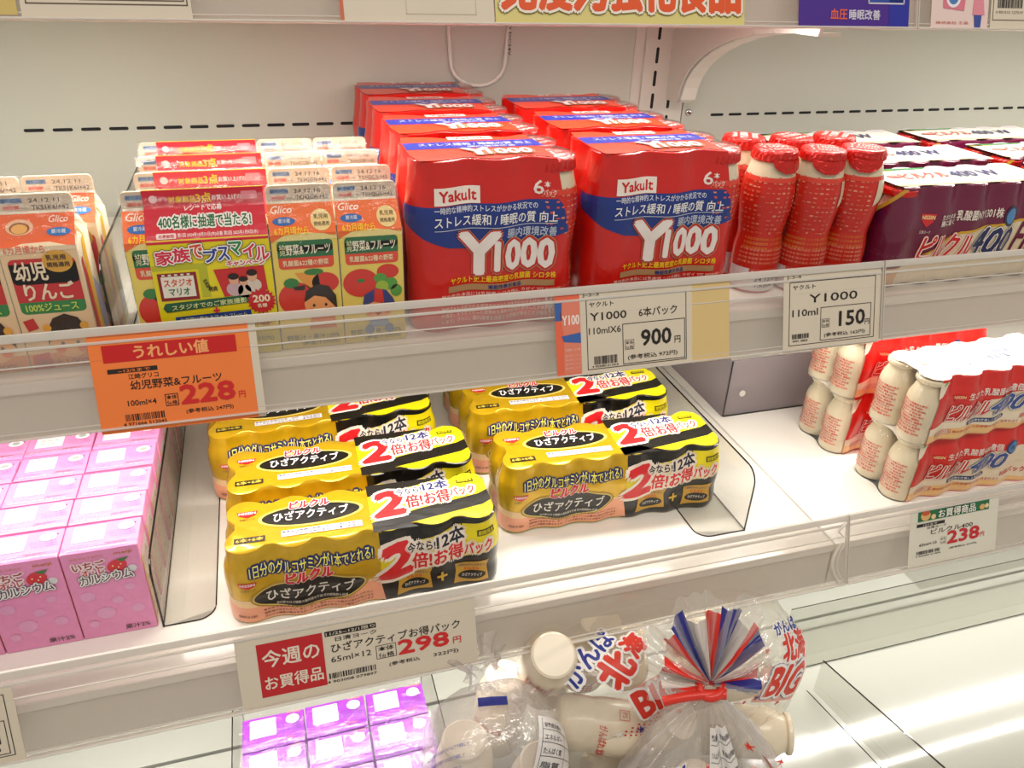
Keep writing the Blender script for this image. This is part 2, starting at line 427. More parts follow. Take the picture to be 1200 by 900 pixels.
# ---------------------------------------------------------------- clear dividers
def arc(cx, cy, r, a0, a1, n=6): return [(cx + r * math.cos(math.radians(a0 + (a1 - a0) * i / n)), cy + r * math.sin(math.radians(a0 + (a1 - a0) * i / n))) for i in range(n + 1)]
def outline_tube(pts, r, nm, parent, m='acrylic_dark_edge'):
    return MB().tube(pts, r, 6).build(nm, m, parent)
def divider(x, y0, y1, z, h, flap, label):
    """L-shaped clear divider: upright blade along y and a foot of width flap (sign = side)"""
    t = thing('shelf_divider', label, 'shelf divider', (0, 0, 0))
    bl = [(y1, 0), (y0, 0)] + [(y0 - .0, h - 1.6)] + arc(y0 + 1.6, h - 1.6, 1.6, 180, 90) + [(y1, h)]
    MB().plate(bl, lambda a, b, c: (x + c, a, z + b), -.07, .07).build('blade', 'acrylic_clear', t)
    outline_tube([(x, a, z + b) for a, b in bl[1:]], .09, 'blade_edge', t)
    s_ = 1 if flap > 0 else -1; w_ = abs(flap)
    ft = [(0, y0), (w_ - 1.5, y0)] + arc(w_ - 1.5, y0 + 1.5, 1.5, -90, 0) + [(w_, y1), (0, y1)]
    MB().plate([(x + s_ * a, b) for a, b in ft], lambda a, b, c: (a, b, z + c), .0, .08).build('foot', 'acrylic_clear', t)
    outline_tube([(x + s_ * a, b, z + .06) for a, b in ft[:-1]], .06, 'foot_edge', t)
    outline_tube([(x, y0, z + .15), (x, y1, z + .15)], .04, 'fold', t)
    return t
divider(-11.75, -2.9, 34, -H, 7.1, 4.2, 'clear plastic divider beside the pink drink cartons on the lower shelf')
divider(44.0, -4.2, 34, -H, 7.3, -5.2, 'clear plastic divider right of the gold bottle packs on the lower shelf')
divider(-10.75, -.4, 35, 0, 8.4, 0.9, 'clear plastic divider between the two kinds of toddler juice cartons')
t = thing('divider_panel', 'grey translucent panel standing crosswise behind the empty shelf space', 'shelf divider')
o = MB().plate([(53.3, 0), (78, 0), (78, 8), (53.3, 8)], lambda a, b, c: (a, 16.5 + c, -H + b), 0, .25).build('cross_blade', 'acrylic_grey', t)
MB().plate([(16.7, 0), (34, 0), (34, 8), (16.7, 8)], lambda a, b, c: (53.3 + c, a, -H + b), 0, .2).build('side_blade', 'acrylic_grey', t)
outline_tube([(53.4, 16.4, -H + 8), (53.4, 16.4, -H + .08), (78, 16.4, -H + .08)], .1, 'blade_edge', t)
MB().lathe([(.42, 0), (.42, .12)], seg=16, M=Matrix.Translation((55.6, 16.44, -H + 3.2)) @ Matrix.Rotation(PI / 2, 4, 'X')).build('button', 'acrylic_edge', t)
# clear trays and dividers on the bottom deck
t = thing('deck_divider', 'long clear plastic divider lying along the empty bottom deck', 'shelf divider')
MB().box(57, 118, -.2, 0, -46.9, -42.2).build('blade', 'acrylic_clear', t)
MB().box(57, 118, -5.0, -.2, -46.95, -46.8).build('foot', 'acrylic_clear', t)
outline_tube([(57, -.1, -42.2), (118, -.1, -42.2)], .05, 'blade_edge', t)
outline_tube([(56.7, -5, -46.8), (118, -5, -46.8)], .05, 'foot_edge', t)
t = thing('deck_divider', 'second clear plastic divider standing at the back of the bottom deck', 'shelf divider')
MB().box(80, 140, 6.9, 7.1, -46.6, -38.5).build('blade', 'acrylic_grey', t)
MB().box(80, 140, 2.2, 6.9, -46.6, -46.4).build('foot', 'acrylic_clear', t)
t = thing('deck_divider', 'clear plastic divider beside the tied bag on the bottom deck', 'shelf divider')
MB().plate([(-32, .6), (-8.2, .1), (-8.2, 5), (-32, 7)], lambda a, b, c: (55.6 + c, a, -46.9 + b + (0 if a > -10 else 4)), -.1, .1).build('blade', 'acrylic_clear', t)
outline_tube([(55.6, -8.2, -41.9), (55.6, -32, -36)], .09, 'blade_edge', t)
outline_tube([(54.6, -8.2, -46.6), (54.6, -32, -42)], .06, 'blade_edge', t)

# ================================================================== multi-pack shell
class Shell:
    """shrink sleeve over nx x ny bottles, perimeter coordinate u in cm (u = r .. W - r is the front)"""
    def __init__(s, nx_, ny_, px, py, prof, cap=.3, captop=.8):
        s.ct = captop
        s.nx, s.ny, s.px, s.py, s.prof, s.cap = nx_, ny_, px, py, prof, cap
        s.r = px / 2; s.W = nx_ * px; s.D = ny_ * py; s.Lx = s.W - px; s.Ly = s.D - py; s.q = s.r * PI / 2
        s.per = 2 * (s.Lx + s.Ly) + 4 * s.q
    def R(s, z):
        p = s.prof
        if z <= p[0][0]: return p[0][1]
        for (a, ra), (b, rb) in zip(p, p[1:]):
            if z <= b: t = (z - a) / (b - a); t = t * t * (3 - 2 * t); return ra + (rb - ra) * t
        return p[-1][1]
    def base(s, u):
        d = (u - s.r) % s.per; x0, x1, y0, y1 = s.r, s.W - s.r, s.py / 2, s.D - s.py / 2
        def bump(a, pitch, L):
            f = abs((a / pitch) - round(a / pitch)) * 2 if L > .01 else 0    # 0 at a bottle, 1 between
            return f
        for k in range(4):
            L = s.Lx if k % 2 == 0 else s.Ly; pitch = s.px if k % 2 == 0 else s.py
            if d <= L:
                f = bump(d, pitch, L)
                if k == 0: return x0 + d, y0, 0, -1, f
                if k == 1: return x1, y0 + d, 1, 0, f
                if k == 2: return x1 - d, y1, 0, 1, f
                return x0, y1 - d, -1, 0, f
            d -= L
            if d <= s.q:
                a = d / s.r
                c_, s_ = math.cos(a), math.sin(a)
                if k == 0: return x1, y0, s_, -c_, 0
                if k == 1: return x1, y1, c_, s_, 0
                if k == 2: return x0, y1, -s_, c_, 0
                return x0, y0, -c_, -s_, 0
            d -= s.q
        return x0, y0, 0, -1, 0
    def pt(s, u, z, l=0):
        x, y, nx_, ny_, f = s.base(u); R = s.R(z); dr = R * (1 - math.sqrt(max(0, 1 - (f * s.r / R) ** 2 if f * s.r < R else 0)))
        k_ = max(0, min(1, (z / s.prof[-1][0] - .72) / .28)); cp = s.cap + (s.ct - s.cap) * k_
        dr = cp * (1 - math.exp(-dr / cp))
        o = R - dr + l
        return (x + nx_ * o, y + ny_ * o, z)
    def mesh(s, name, cuts, slots_, top, parent, zn=16, topz=None):
        """cuts = list of functions u(z), consecutive ones bound a region with material slots_[i]; top = slot of the lid"""
        H_ = s.prof[-1][0]; zs = [H_ * i / zn for i in range(zn + 1)]
        cols = []; reg = []
        for i in range(len(cuts) - 1):
            n = max(2, int((cuts[i + 1](H_ / 2) - cuts[i](H_ / 2)) / .35))
            for k in range(n): cols.append((i, k / n)); reg.append(slots_[i])
        n = len(cols); V = []; Fc = []; mi = []
        for z in zs:
            for i, t_ in cols:
                a, b = cuts[i](z), cuts[i + 1](z); V.append(s.pt(a + (b - a) * t_, z))
        for k in range(zn):
            for i in range(n):
                j = (i + 1) % n; Fc.append([k * n + i, k * n + j, (k + 1) * n + j, (k + 1) * n + i]); mi.append(reg[i])
        mats = list(dict.fromkeys(slots_ + [top])); ix = {m: i for i, m in enumerate(mats)}
        # rounded shoulder then lid
        last = zn * n; b = len(V)
        for i in range(n):
            x, y, z = V[last + i]; cx = min(max(x, s.r), s.W - s.r); cy = min(max(y, s.py / 2), s.D - s.py / 2)
            V.append((x + (cx - x) * .09, y + (cy - y) * .09, z + .08))
        for i in range(n): j = (i + 1) % n; Fc.append([last + i, last + j, b + j, b + i]); mi.append(reg[i])
        Fc.append([b + i for i in range(n)]); mi.append(top)
        Fc.append([i for i in range(n)][::-1]); mi.append(top)
        o = link(name, V, Fc, mats, parent, mids=[ix[m] for m in mi]); return autosmooth(o, 38)

def const(v): return lambda z: v
# ---------------------------------------------------------------- small round bottle (65 ml)
BP = [(0.9, 0), (1.72, .06), (1.86, .3), (1.88, 1.2), (1.74, 1.9), (1.74, 2.1), (1.88, 2.5), (1.9, 4.6), (1.82, 5.2), (1.45, 6.2), (1.3, 6.6), (1.3, 6.9)]
def lathe_fn(prof, cx=0, cy=0, R0=1.9, face=0):
    ps = sorted([(z, r) for r, z in prof])
    def f(u, v, l):
        r = ps[-1][1]
        for (a, ra), (b, rb) in zip(ps, ps[1:]):
            if a <= v <= b and b > a: r = ra + (rb - ra) * (v - a) / (b - a); break
        an = u / R0 + face; return (cx + (r + l) * math.sin(an), cy - (r + l) * math.cos(an), v)
    return f
_bot = {}
def small_bottle(parent, cx, cy, printcol, foil='wrap_film', key='a', face=-PI / 2):
    if key not in _bot:
        b = MB().lathe(BP, seg=24).build('bottle', 'bottle_cream', parent); autosmooth(b, 40)
        MB().lathe([(1.55, 6.85), (1.62, 6.95), (1.6, 7.25), (1.5, 7.38)], seg=24).build('foil_lid', foil, b, smooth=False)
        p = Pr(); rnd = random.Random(3)
        for k in range(11):
            z = 1.1 + .34 * k
            p.text(rnd.choice(('乳製品乳酸菌飲料 種類別', '無脂乳固形分 糖類 原材料', '要冷蔵 保存方法 製造者', '内容量 65ml 栄養成分表示')), -1.4 - 1.2 * (k % 2) * .3, z, 3.1, .24, printcol, 1, bold=.03)
        p.build('label_text', lathe_fn(BP, face=face), b, du=.4)
        _bot[key] = b
    else:
        s0 = _bot[key]; b = s0.copy(); C.objects.link(b); b.parent = parent
        for g in s0.children: d = g.copy(); C.objects.link(d); d.parent = b
    b.location = (cx * S, cy * S, 0); return b

# ================================================================== gold 6+6 packs
def hiza_pack():
    t = thing('bottle_multipack', '', 'drink pack', group='gold and black bottle packs on the lower shelf')
    sh = Shell(6, 2, 4, 3.95, [(0, 1.75), (.4, 1.93), (1.4, 1.96), (2.4, 1.86), (3.3, 1.95), (4.6, 2.0), (5.4, 1.93), (6.8, 1.6), (7.6, 1.55)], cap=.36)
    per = sh.per
    XB = lambda z: 12.9 + .15 * z * .3
    # gold from back-left round the left end to the middle, black over the rest
    UB = lambda z: 2 * sh.W - 2 * sh.r - XB(z) + 2 * sh.q + sh.Ly
    sh.mesh('wrap', [XB, UB, lambda z: XB(z) + per], ['black_film', 'gold'], 'gold', t, zn=18)
    p = Pr()
    # peach lower band, from left end to the colour change
    p.poly([(-4.4, 0.25), (13.3, .25), (12.9, 2.6), (11, 2.3), (6, 1.9), (2, 1.9), (-4.4, 2.2)], 'f5ab88', 0)
    p.poly([(-4.4, 2.2), (2, 1.9), (6, 1.9), (11, 2.3), (12.9, 2.6), (12.9, 2.8), (6, 2.5), (-4.4, 2.9)], 'f2cf9a', 0)
    p.poly([(12.95, 2.6), (13.1, 6.1), (24, 7.5), (27.4, 7.5), (27.4, 4.6), (24, 4.4), (19, 3.6)], 'e8d60e', 0)
    p.poly([(13.1, 5.2), (13.0, 7.55), (21.0, 7.55), (16, 6.0)], '15120e', 1)
    p.text('1日分のグルコサミンが1本でとれる!', 2.2, 5.15, 10.2, 1.15, 'fdf35a', 2, bold=.02, outs=((.16, '14205e'), (.05, '1a2a70')), sl=.0)
    p.ell(6.9, 2.75, 5.0, 1.62, 'b28a22', 1, 40); p.ell(6.9, 2.75, 4.8, 1.48, 'e0c76c', 2, 40); p.ell(6.9, 2.75, 4.65, 1.36, '1c1812', 3, 40)
    p.text('ひざアクティブ', 3.3, 2.2, 7.4, 1.3, 'e9e4da', 5, bold=.03)
    p.text('歩行時のひざ関節の違和感を軽減 機内部脂肪も低減', 4.0, 1.72, 6.0, .26, 'cfc7b8', 5)
    p.text('ピルクル', 5.0, 4.0, 3.9, 1.1, 'd5202a', 3, bold=.03, outs=((.1, 'f3e5dc'), (.05, 'd5202a')), shear=.15)
    p.poly([(1.1, 4.75), (2.7, 4.75), (2.5, 4.35), (1.9, 4.1), (1.3, 4.35)], 'd21d20', 2); p.text('NISSIN', 1.3, 4.42, 1.2, .26, 'ffffff', 3, bold=.03); p.text('日清ヨーク', 1.3, 3.8, 1.2, .22, '5a3a10', 2)
    for k, s_ in enumerate(('●名称:乳製品乳酸菌飲料(殺菌) ●届出表示:本品にはグルコサミン', '塩酸塩が含まれます。歩く・立つ・座るといった動作の悩みが気になる', '方のひざ関節の動きをサポートする機能があることが報告されています')):
        p.text(s_, 2.9, 1.25 - .38 * k, 9.3, .25, '7a3a28', 2)
    p.rrect(.6, .45, 2.4, 1.35, .1, 'f5ab88', 1); p.text('機能性表示食品 食品表示', .7, .8, 1.6, .3, '6a2a18', 2)
    # offer lettering, white halo round red and black letters
    p.text('2', 12.85, 2.75, 2.8, 3.3, 'da1f24', 4, bold=.085, outs=((.34, 'f0e2d2'),), sl=.14, shear=.12)
    p.text('倍!お得', 15.8, 3.25, 4.5, 1.75, 'da1f24', 4, bold=.055, outs=((.28, 'f0e2d2'),), sl=.14)
    p.text('パック', 20.45, 4.05, 2.5, 1.25, 'da1f24', 4, bold=.055, outs=((.28, 'f0e2d2'),), sl=.14)
    p.text('今なら!', 15.4, 5.15, 2.4, .85, '1c1c30', 6, bold=.055, outs=((.24, 'f0e2d2'),), sl=.12)
    p.text('12本', 17.95, 5.35, 2.5, 1.3, '1c1c30', 6, bold=.055, outs=((.24, 'f0e2d2'),), sl=.12)
    p.rect(21.6, 5.95, 23.5, 6.5, '1c1812', 3, sl=.06); p.text('期間限定', 21.7, 6.02, 1.7, .4, 'e8d60e', 4, bold=.02, sl=.06)
    for X in (14.2, 19.4):
        p.poly([(X + .1, .7), (X + 3.3, .9), (X + 3.1, 2.6), (X + 3.3, 3.25), (X + .2, 3.0), (X + .3, 2.2)], 'c99a30', 2)
        p.ell(X + 1.75, 1.6, 1.25, .5, '1c1812', 3, rot=.03); p.text('ひざアクティブ', X + .85, 1.45, 1.8, .36, 'ece6d8', 4)
        p.text('ピルクル', X + 1.1, 2.15, 1.3, .32, 'd21d20', 4, bold=.04); p.text('1日分のグルコサミン', X + .5, 2.6, 2.4, .28, '1a2a70', 4, bold=.03)
    p.text('+', 17.95, 1.6, .9, .9, 'd9b040', 4, bold=.03)
    p.build('side_print', lambda u, v, l: sh.pt(u, v, l), t, 'print_gloss', du=.35, dv=.45)
    # lid
    zt = 7.68; tp = Pr(); r = 2; W, D = sh.W, sh.D
    def scal(y_is_front, xa, xb):
        out = []; n = int((xb - xa) / .25)
        for i in range(n + 1):
            x = xa + (xb - xa) * i / n; u = x
            q_ = sh.pt(x, 7.6); out.append((q_[0], q_[1] + .12) if y_is_front else (q_[0], D - q_[1] - .12))
        return out
    half = 12.6
    endx = W - (sh.r - 1.45)
    ye = scal(True, half, W - 2) + [(endx - .4, 1.0), (endx, 1.9), (endx, D - 1.9), (endx - .4, D - 1.0)] + scal(False, half, W - 2)[::-1]
    tp.poly([(x, y) for x, y in ye if 1], 'eee00c', 1)
    tp.poly([(half, D - .62), (half, D - 2.3), (17.0, D - 1.5), (20.0, D - .75), (20.0, D - .62)], '15120e', 2)
    tp.poly([(half, .65), (22.6, 2.4), (endx, 2.9), (endx, 4.5), (22.5, 4.0), (17, 3.0), (half, 1.9)], '14110d', 2)
    tp.poly([(half, .62), (half, 1.9), (15, 1.9), (16.5, .62)], '14110d', 2)
    tp.text('2', 13.0, 2.5, 2.6, 3.3, 'da1f24', 4, bold=.08, outs=((.3, 'fff6ea'),), sl=.07, shear=.1)
    tp.text('倍!お得', 15.9, 3.2, 4.0, 1.8, 'da1f24', 4, bold=.055, outs=((.25, 'fff6ea'),), sl=.07)
    tp.text('パック', 20.0, 4.0, 2.3, 1.2, 'da1f24', 4, bold=.055, outs=((.25, 'fff6ea'),), sl=.07)
    tp.text('今なら!', 15.2, 5.1, 2.3, .95, '1c2068', 6, bold=.05, outs=((.2, 'fff6ea'),), sl=.05)
    tp.text('12本', 17.7, 5.3, 2.3, 1.25, '1c2068', 6, bold=.055, outs=((.2, 'fff6ea'),), sl=.05)
    tp.rect(20.9, 5.9, 22.5, 6.4, '1c1812', 4); tp.text('期間限定', 21, 5.98, 1.4, .36, 'e8d60e', 5)
    tp.ell(7.6, 4.4, 4.5, 1.55, 'e8cf62', 1, 40); tp.ell(7.6, 4.4, 4.2, 1.32, '14110d', 2, 40)
    tp.text('ひざアクティブ', 4.4, 3.8, 6.4, 1.25, 'ffffff', 4, bold=.035)
    tp.text('ピルクル', 5.8, 5.35, 3.4, 1.0, 'd5202a', 3, bold=.035, outs=((.1, 'ffffff'), (.04, 'd5202a')), shear=.1)
    tp.poly([(1.3, 5.8), (3.1, 5.8), (2.9, 5.3), (2.2, 4.95), (1.5, 5.3)], 'd21d20', 2); tp.text('NISSIN', 1.5, 5.38, 1.4, .3, 'ffffff', 3, bold=.03)
    tp.text('日清ヨーク', 1.6, 4.6, 1.2, .24, '5a3a10', 2)
    tp.rect(5.0, 1.75, 11.8, 2.55, 'ece8e0', 2); tp.text('●本品は疾病の診断、治療、予防を目的', 5.1, 2.2, 6.5, .26, '50407a', 3); tp.text('としたものではありません。●食生活は', 5.1, 1.84, 6.5, .26, '50407a', 3)
    tp.rect(1.2, 1.6, 3.7, 2.3, '201a10', 2); tp.text('6本+6本', 1.35, 1.72, 2.2, .46, 'e3c64a', 3, bold=.04)
    tp.build('lid_print', lambda u, v, l: (u, v, zt + l), t, 'print_gloss')
    return t
def place(proto, spots, group=None):
    """first spot takes the original, the others are copies"""
    for i, (loc, rz, lab) in enumerate(spots):
        if i == 0: proto.location = Vector(loc) * S; proto.rotation_euler = (0, 0, math.radians(rz)); proto['label'] = lab; o = proto
        else: o = dup(proto, loc, math.radians(rz), lab)
        if group: o['group'] = group
g = hiza_pack()
gl = 'gold and black twelve-bottle offer pack, '
place(g, [((-6.3, -4.6, -H), -1.5, gl + 'frontmost of the left row on the lower shelf'),
          ((-6.2, 3.6, -H), -.3, gl + 'second from the front in the left row'),
          ((-8.0, 16.8 - 3.4, -H), 2.0, gl + 'third from the front in the left row'),
          ((-7.0, 22.3, -H), 1.0, gl + 'at the back of the left row'),
          ((19.4, 1.0, -H + .13), -2.5, gl + 'frontmost of the right row on the lower shelf'),
          ((18.7, 11.6, -H + .13), -2.5, gl + 'second from the front in the right row'),
          ((19.0, 21.0, -H + .13), -1, gl + 'at the back of the right row')])

# ================================================================== red Y1000 bottle, singles and six-packs
YP = [(1.2, 0), (2.05, .05), (2.22, .35), (2.26, 2.5), (2.2, 4.2), (2.05, 5.2), (2.06, 5.8), (2.25, 7.2), (2.42, 8.6), (2.42, 9.6), (2.28, 10.6), (1.95, 11.8), (1.75, 12.5), (1.75, 12.7)]
def y_bottle(parent, root=True, flap=True):
    b = MB().lathe(YP, seg=32)
    zz = [z for r, z in YP]; n = 32; mi = []
    # cream shoulder above the sleeve
    V, Fc = b.v, b.f
    for f in Fc:
        z = sum(V[i][2] for i in f) / len(f); mi.append(1 if z > 10.6 else 0)
    body = autosmooth(link('bottle_body', V, Fc, ['bottle_red', 'bottle_cream'], parent, mids=mi), 40)
    P = body if not root else parent
    wob = lambda a, k: .022 * math.sin(26 * a + k) * (1 if k < 3 else .3)
    lid = MB().lathe([(1.98, 12.25), (2.06, 12.35), (2.02, 12.7), (1.98, 13.05), (1.9, 13.2), (1.7, 13.26)], seg=52, wob=wob).build('foil_lid', 'foil_red', P)
    if flap:
        f = lathe_fn(YP, face=.25); m = MB()
        for l_ in (.28, .16):
            for r_ in range(6):
                z = 12.5 - .22 * r_; hw = 1.5 * math.sqrt(max(.02, 1 - (r_ / 5.3) ** 2))
                for c_ in range(9): m.v.append(f(hw * (c_ - 4) / 4, z + .05 * math.cos(c_ * 2.3), l_ + .1 * (5 - r_) * .2 + .03 * math.sin(c_ * 2.6)))
        for r_ in range(5):
            for c_ in range(8): q = r_ * 9 + c_; m.f += [[q, q + 9, q + 10, q + 1], [54 + q, 54 + q + 1, 54 + q + 10, 54 + q + 9]]
        m.build('foil_tab', 'foil_red', P, smooth=True)
    p = Pr(); rnd = random.Random(5)
    # pale grid of small blocks over the upper body, rows of small text below
    for r_ in range(13):
        z = 10.9 - .42 * r_
        for k in range(12):
            if rnd.random() < .7:
                u = -3.4 + k * .43; w_ = rnd.uniform(.2, .34)
                p.rect(u, z, u + w_, z + rnd.uniform(.1, .2), rnd.choice(('da6a50', 'd85a44', 'e08a70', 'd4523c')), 2)
    p.poly([(-4.4, 10.6), (3.9, 10.6), (3.9, 11.0), (-4.2, 11.0)], 'd63a28', 1)
    p.poly([(2.2, 10.65), (5.6, 10.65), (5.6, 10.3), (2.0, 8.3)], 'd9c9ab', 2)
    p.poly([(3.2, 5.9), (4.9, 6.6), (4.9, 7.9), (3.4, 7.4)], '1c3c86', 2)
    for k in range(3): p.text('乳製品乳酸菌飲料 シロタ株 保存方法', -2.6, 5.2 - .42 * k, 5.0, .26, 'd8762e', 2, bold=.03)
    for k in range(4): p.text('要冷蔵 製造者 株式会社 内容量 種類別', -2.8, 4.2 - .4 * k, 5.2, .22, 'e88a70', 2, bold=.03)
    p.rect(-3.6, .3, 1.9, 2.5, 'd8d2d4', 2); p.rect(-1.5, 1.95, 1.9, 2.5, 'cf4438', 3); p.text('要冷蔵10℃以下 開封後はお早めに', -1.3, 2.08, 3.0, .24, 'f6e2d8', 4)
    p.text('24.12.09', -.9, 1.3, 2.4, .42, '4a4a50', 4, bold=.01); p.text('T:KE04', -.9, .7, 1.9, .42, '4a4a50', 4, bold=.01)
    p.text('Y1000', 2.4, 1.5, 2.3, .7, 'f4e6e2', 3, bold=.05); p.text('機能性表示食品', 2.4, 1.05, 2.3, .25, 'f4d6d2', 3, bold=.03)
    for k in range(5): p.text('ストレス緩和 睡眠の質向上', 2.6, 4.9 - .4 * k, 2.6, .22, 'd8762e', 2, bold=.03)
    p.build('label_print', lathe_fn(YP, R0=2.25), P, 'print_gloss', du=.4, dv=.5)
    lt = Pr(); lt.text('Y1000', -1.4, -.3, 2.6, .75, 'f3e0da', 1, bold=.04); lt.text('Yakult', -1.2, .7, 2.2, .45, 'f3e0da', 1, bold=.04); lt.text('1000', -1.1, -1.2, 2.2, .55, 'f3e0da', 1, bold=.04)
    lt.build('lid_text', lambda u, v, l: (u, v, 13.26 + l), P, 'print_gloss')
    return body
t = thing('yogurt_drink_bottle', '', 'bottle', group='single red drink bottles on the middle shelf')
y_bottle(t)
yl = 'red foil-capped Y1000 drink bottle, '
place(t, [((44.9, 4.3, 0), -4, yl + 'front left one beside the red six-pack'),
          ((49.35, 3.4, 0), -28, yl + 'middle one of the front three'),
          ((53.7, 3.4, 0), -42, yl + 'front right one beside the maroon pack'),
          ((44.7, 9.2, 0), 60, yl + 'left one of the second row'),
          ((49.4, 8.4, 0), 25, yl + 'middle one of the second row'),
          ((54.2, 8.4, 0), 45, yl + 'right one of the second row')])

def y_pack():
    t = thing('six_pack', '', 'drink pack', group='red six-packs on the middle shelf')
    sh = Shell(3, 2, 4.75, 4.48, [(0, 2.05), (.4, 2.28), (3, 2.3), (5.6, 2.24), (7.5, 2.34), (9.3, 2.44), (11, 2.2), (12.2, 2.02), (13.3, 1.98)], cap=.5)
    per = sh.per; W = sh.W; D = sh.D
    uf = lambda z: 11.75 + (13.3 - z) * .22          # right edge of the printed sleeve on the front
    ub = lambda z: 2 * W - 2 * sh.r - 12.4 + 2 * sh.q + sh.Ly
    o = sh.mesh('sleeve', [uf, ub, lambda z: uf(z) + per], ['wrap_film', 'wrap_red'], 'wrap_film', t, zn=24)
    b0 = y_bottle(t, root=False, flap=False); b0.location = (0, 0, 0)
    b0.rotation_euler = (0, 0, .5); first = True
    for cx, cy in ((W - 2.37, 2.24), (W - 2.37, D - 2.24)):
        if first: b0.location = (cx * S, cy * S, 0); first = False
        else:
            b = b0.copy(); C.objects.link(b); b.parent = t; b.location = (cx * S, cy * S, 0)
            for g_ in b0.children: d = g_.copy(); C.objects.link(d); d.parent = b
    p = Pr()
    p.rect(1.9, 10.25, 5.6, 11.5, 'efe2d6', 3); p.text('Yakult', 2.3, 10.5, 3.0, .75, 'cc1216', 4, bold=.05)
    p.text('6', 10.0, 10.7, .75, 1.0, 'f2e2da', 3, bold=.02); p.text('本', 10.8, 11.2, .45, .45, 'f2e2da', 3); p.text('パック', 10.75, 10.6, 1.0, .42, 'f2e2da', 3)
    p.poly([(-2.6, 10.0), (0, 10.1), (11.9, 10.35), (12.35, 9.9), (13.1, 7.7), (11.0, 7.3), (8.5, 6.75), (5.5, 6.6), (3, 7.0), (1, 7.7), (-.5, 8.5), (-2.6, 9.0)], '15307f', 1)
    p.text('一時的な精神的ストレスがかかる状況での', 1.9, 9.65, 8.4, .48, 'dfe2ea', 3, bold=.015)
    p.text('ストレス緩和 / 睡眠の質 向上', 1.9, 8.6, 10.0, .85, 'f3f1ee', 3, bold=.022)
    p.poly([(1.9, 8.35), (7, 8.35), (11.9, 8.5), (11.9, 8.55), (7, 8.4), (1.9, 8.4)], 'cfd4e0', 3)
    p.text('腸内環境改善', 7.8, 7.5, 4.1, .75, 'c3cbdc', 3, bold=.02)
    for (s_, x, y, w_, h_) in (('Y', 3.95, 4.75, 3.2, 3.2), ('1000', 6.85, 4.95, 4.9, 2.3)):
        p.text(s_, x, y, w_, h_, 'efe6df', 5, bold=.06, outs=((.16, 'b79b6a'), (.125, 'c41a1a'), (.02, 'efe6df')) if s_ == 'Y' else ((.26, 'b79b6a'), (.2, 'c41a1a'), (.03, 'efe6df')))
    p.text('ヤクルト史上最高密度の乳酸菌 シロタ株', 3.2, 4.0, 8.9, .52, 'f6d21a', 3, bold=.03)
    p.rect(3.0, 3.35, 12.0, 3.85, 'b08a60', 2); p.text('機能性表示食品', 6.3, 3.42, 2.9, .36, '1c3480', 4, bold=.03)
    for k, s_ in enumerate(('届出表示:本品には乳酸菌 シロタ株(L. カゼイ YIT 9029)が', '含まれます。乳酸菌 シロタ株(L. カゼイ YIT 9029)には、一時的な精', '神的ストレスがかかる状況でのストレスをやわらげる機能や睡眠の質', 'の高さ、すっきりとした目覚めを高める機能があることが報告されて', 'います。さらに、腸内環境を改善する機能があることが報告されて')):
        p.text(s_, 2.4, 2.85 - .52 * k, 10.2, .36, 'eecabc', 3, bold=.01)
    p.build('side_print', lambda u, v, l: sh.pt(u, v, l), t, 'print_gloss', du=.4, dv=.5)
    zt = 13.4; tp = Pr(); m = 11.6
    def edge(front):
        out = []
        for i in range(40):
            x = .9 + (m - .9) * i / 39; q_ = sh.pt(max(x, 2.4), 13.3); out.append((x, (q_[1] + .2) if front else D - q_[1] - .2))
        return out
    tp.poly([(.55, 2.4)] + edge(True) + edge(False)[::-1] + [(.55, D - 2.4)], 'e23a1a', 0)
    tp.poly([(.62, 4.0), (12.0, 4.2), (11.7, 6.6), (.62, 6.3)], '1c2c96', 1)
    tp.text('ストレス緩和 / 睡眠の質 向上', 1.8, 5.0, 9.4, .9, 'c9cfe6', 2, bold=.02); tp.text('腸内環境改善', 5.6, 4.3, 4, .5, 'b9c2dc', 2)
    tp.text('Y', 4.9, 1.6, 2.1, 2.1, 'f3ebe6', 4, bold=.06, outs=((.16, 'b79b6a'), (.1, 'c41a1a')))
    tp.text('1000', 6.7, 1.75, 3.6, 1.5, 'f3ebe6', 4, bold=.06, outs=((.2, 'b79b6a'), (.1, 'c41a1a')))
    tp.rect(4.6, 7.0, 8.4, 8.0, 'efe2d6', 2); tp.text('Yakult', 5.0, 7.2, 3, .6, 'cc1216', 3, bold=.05)
    tp.build('lid_print', lambda u, v, l: (u, v, zt + l), t, 'print_gloss')
    t.scale = (1, 1, 1.045)
    return t
g = y_pack(); yl = 'red and blue Y1000 six-pack, '
place(g, [((11.0, .3, 0), 0, yl + 'frontmost of the left column next to the toddler drinks'),
          ((11.2, 9.9, 0), .8, yl + 'second from the front in the left column'),
          ((11.0, 19.6, 0), -.5, yl + 'third from the front in the left column'),
          ((11.1, 29.1, 0), .5, yl + 'at the back of the left column under the looped cable'),
          ((26.1, .5, 0), 0, yl + 'frontmost of the right column beside the single bottles'),
          ((25.8, 10.2, 0), -.5, yl + 'middle of the right column'),
          ((25.5, 19.9, 0), .3, yl + 'at the back of the right column')])

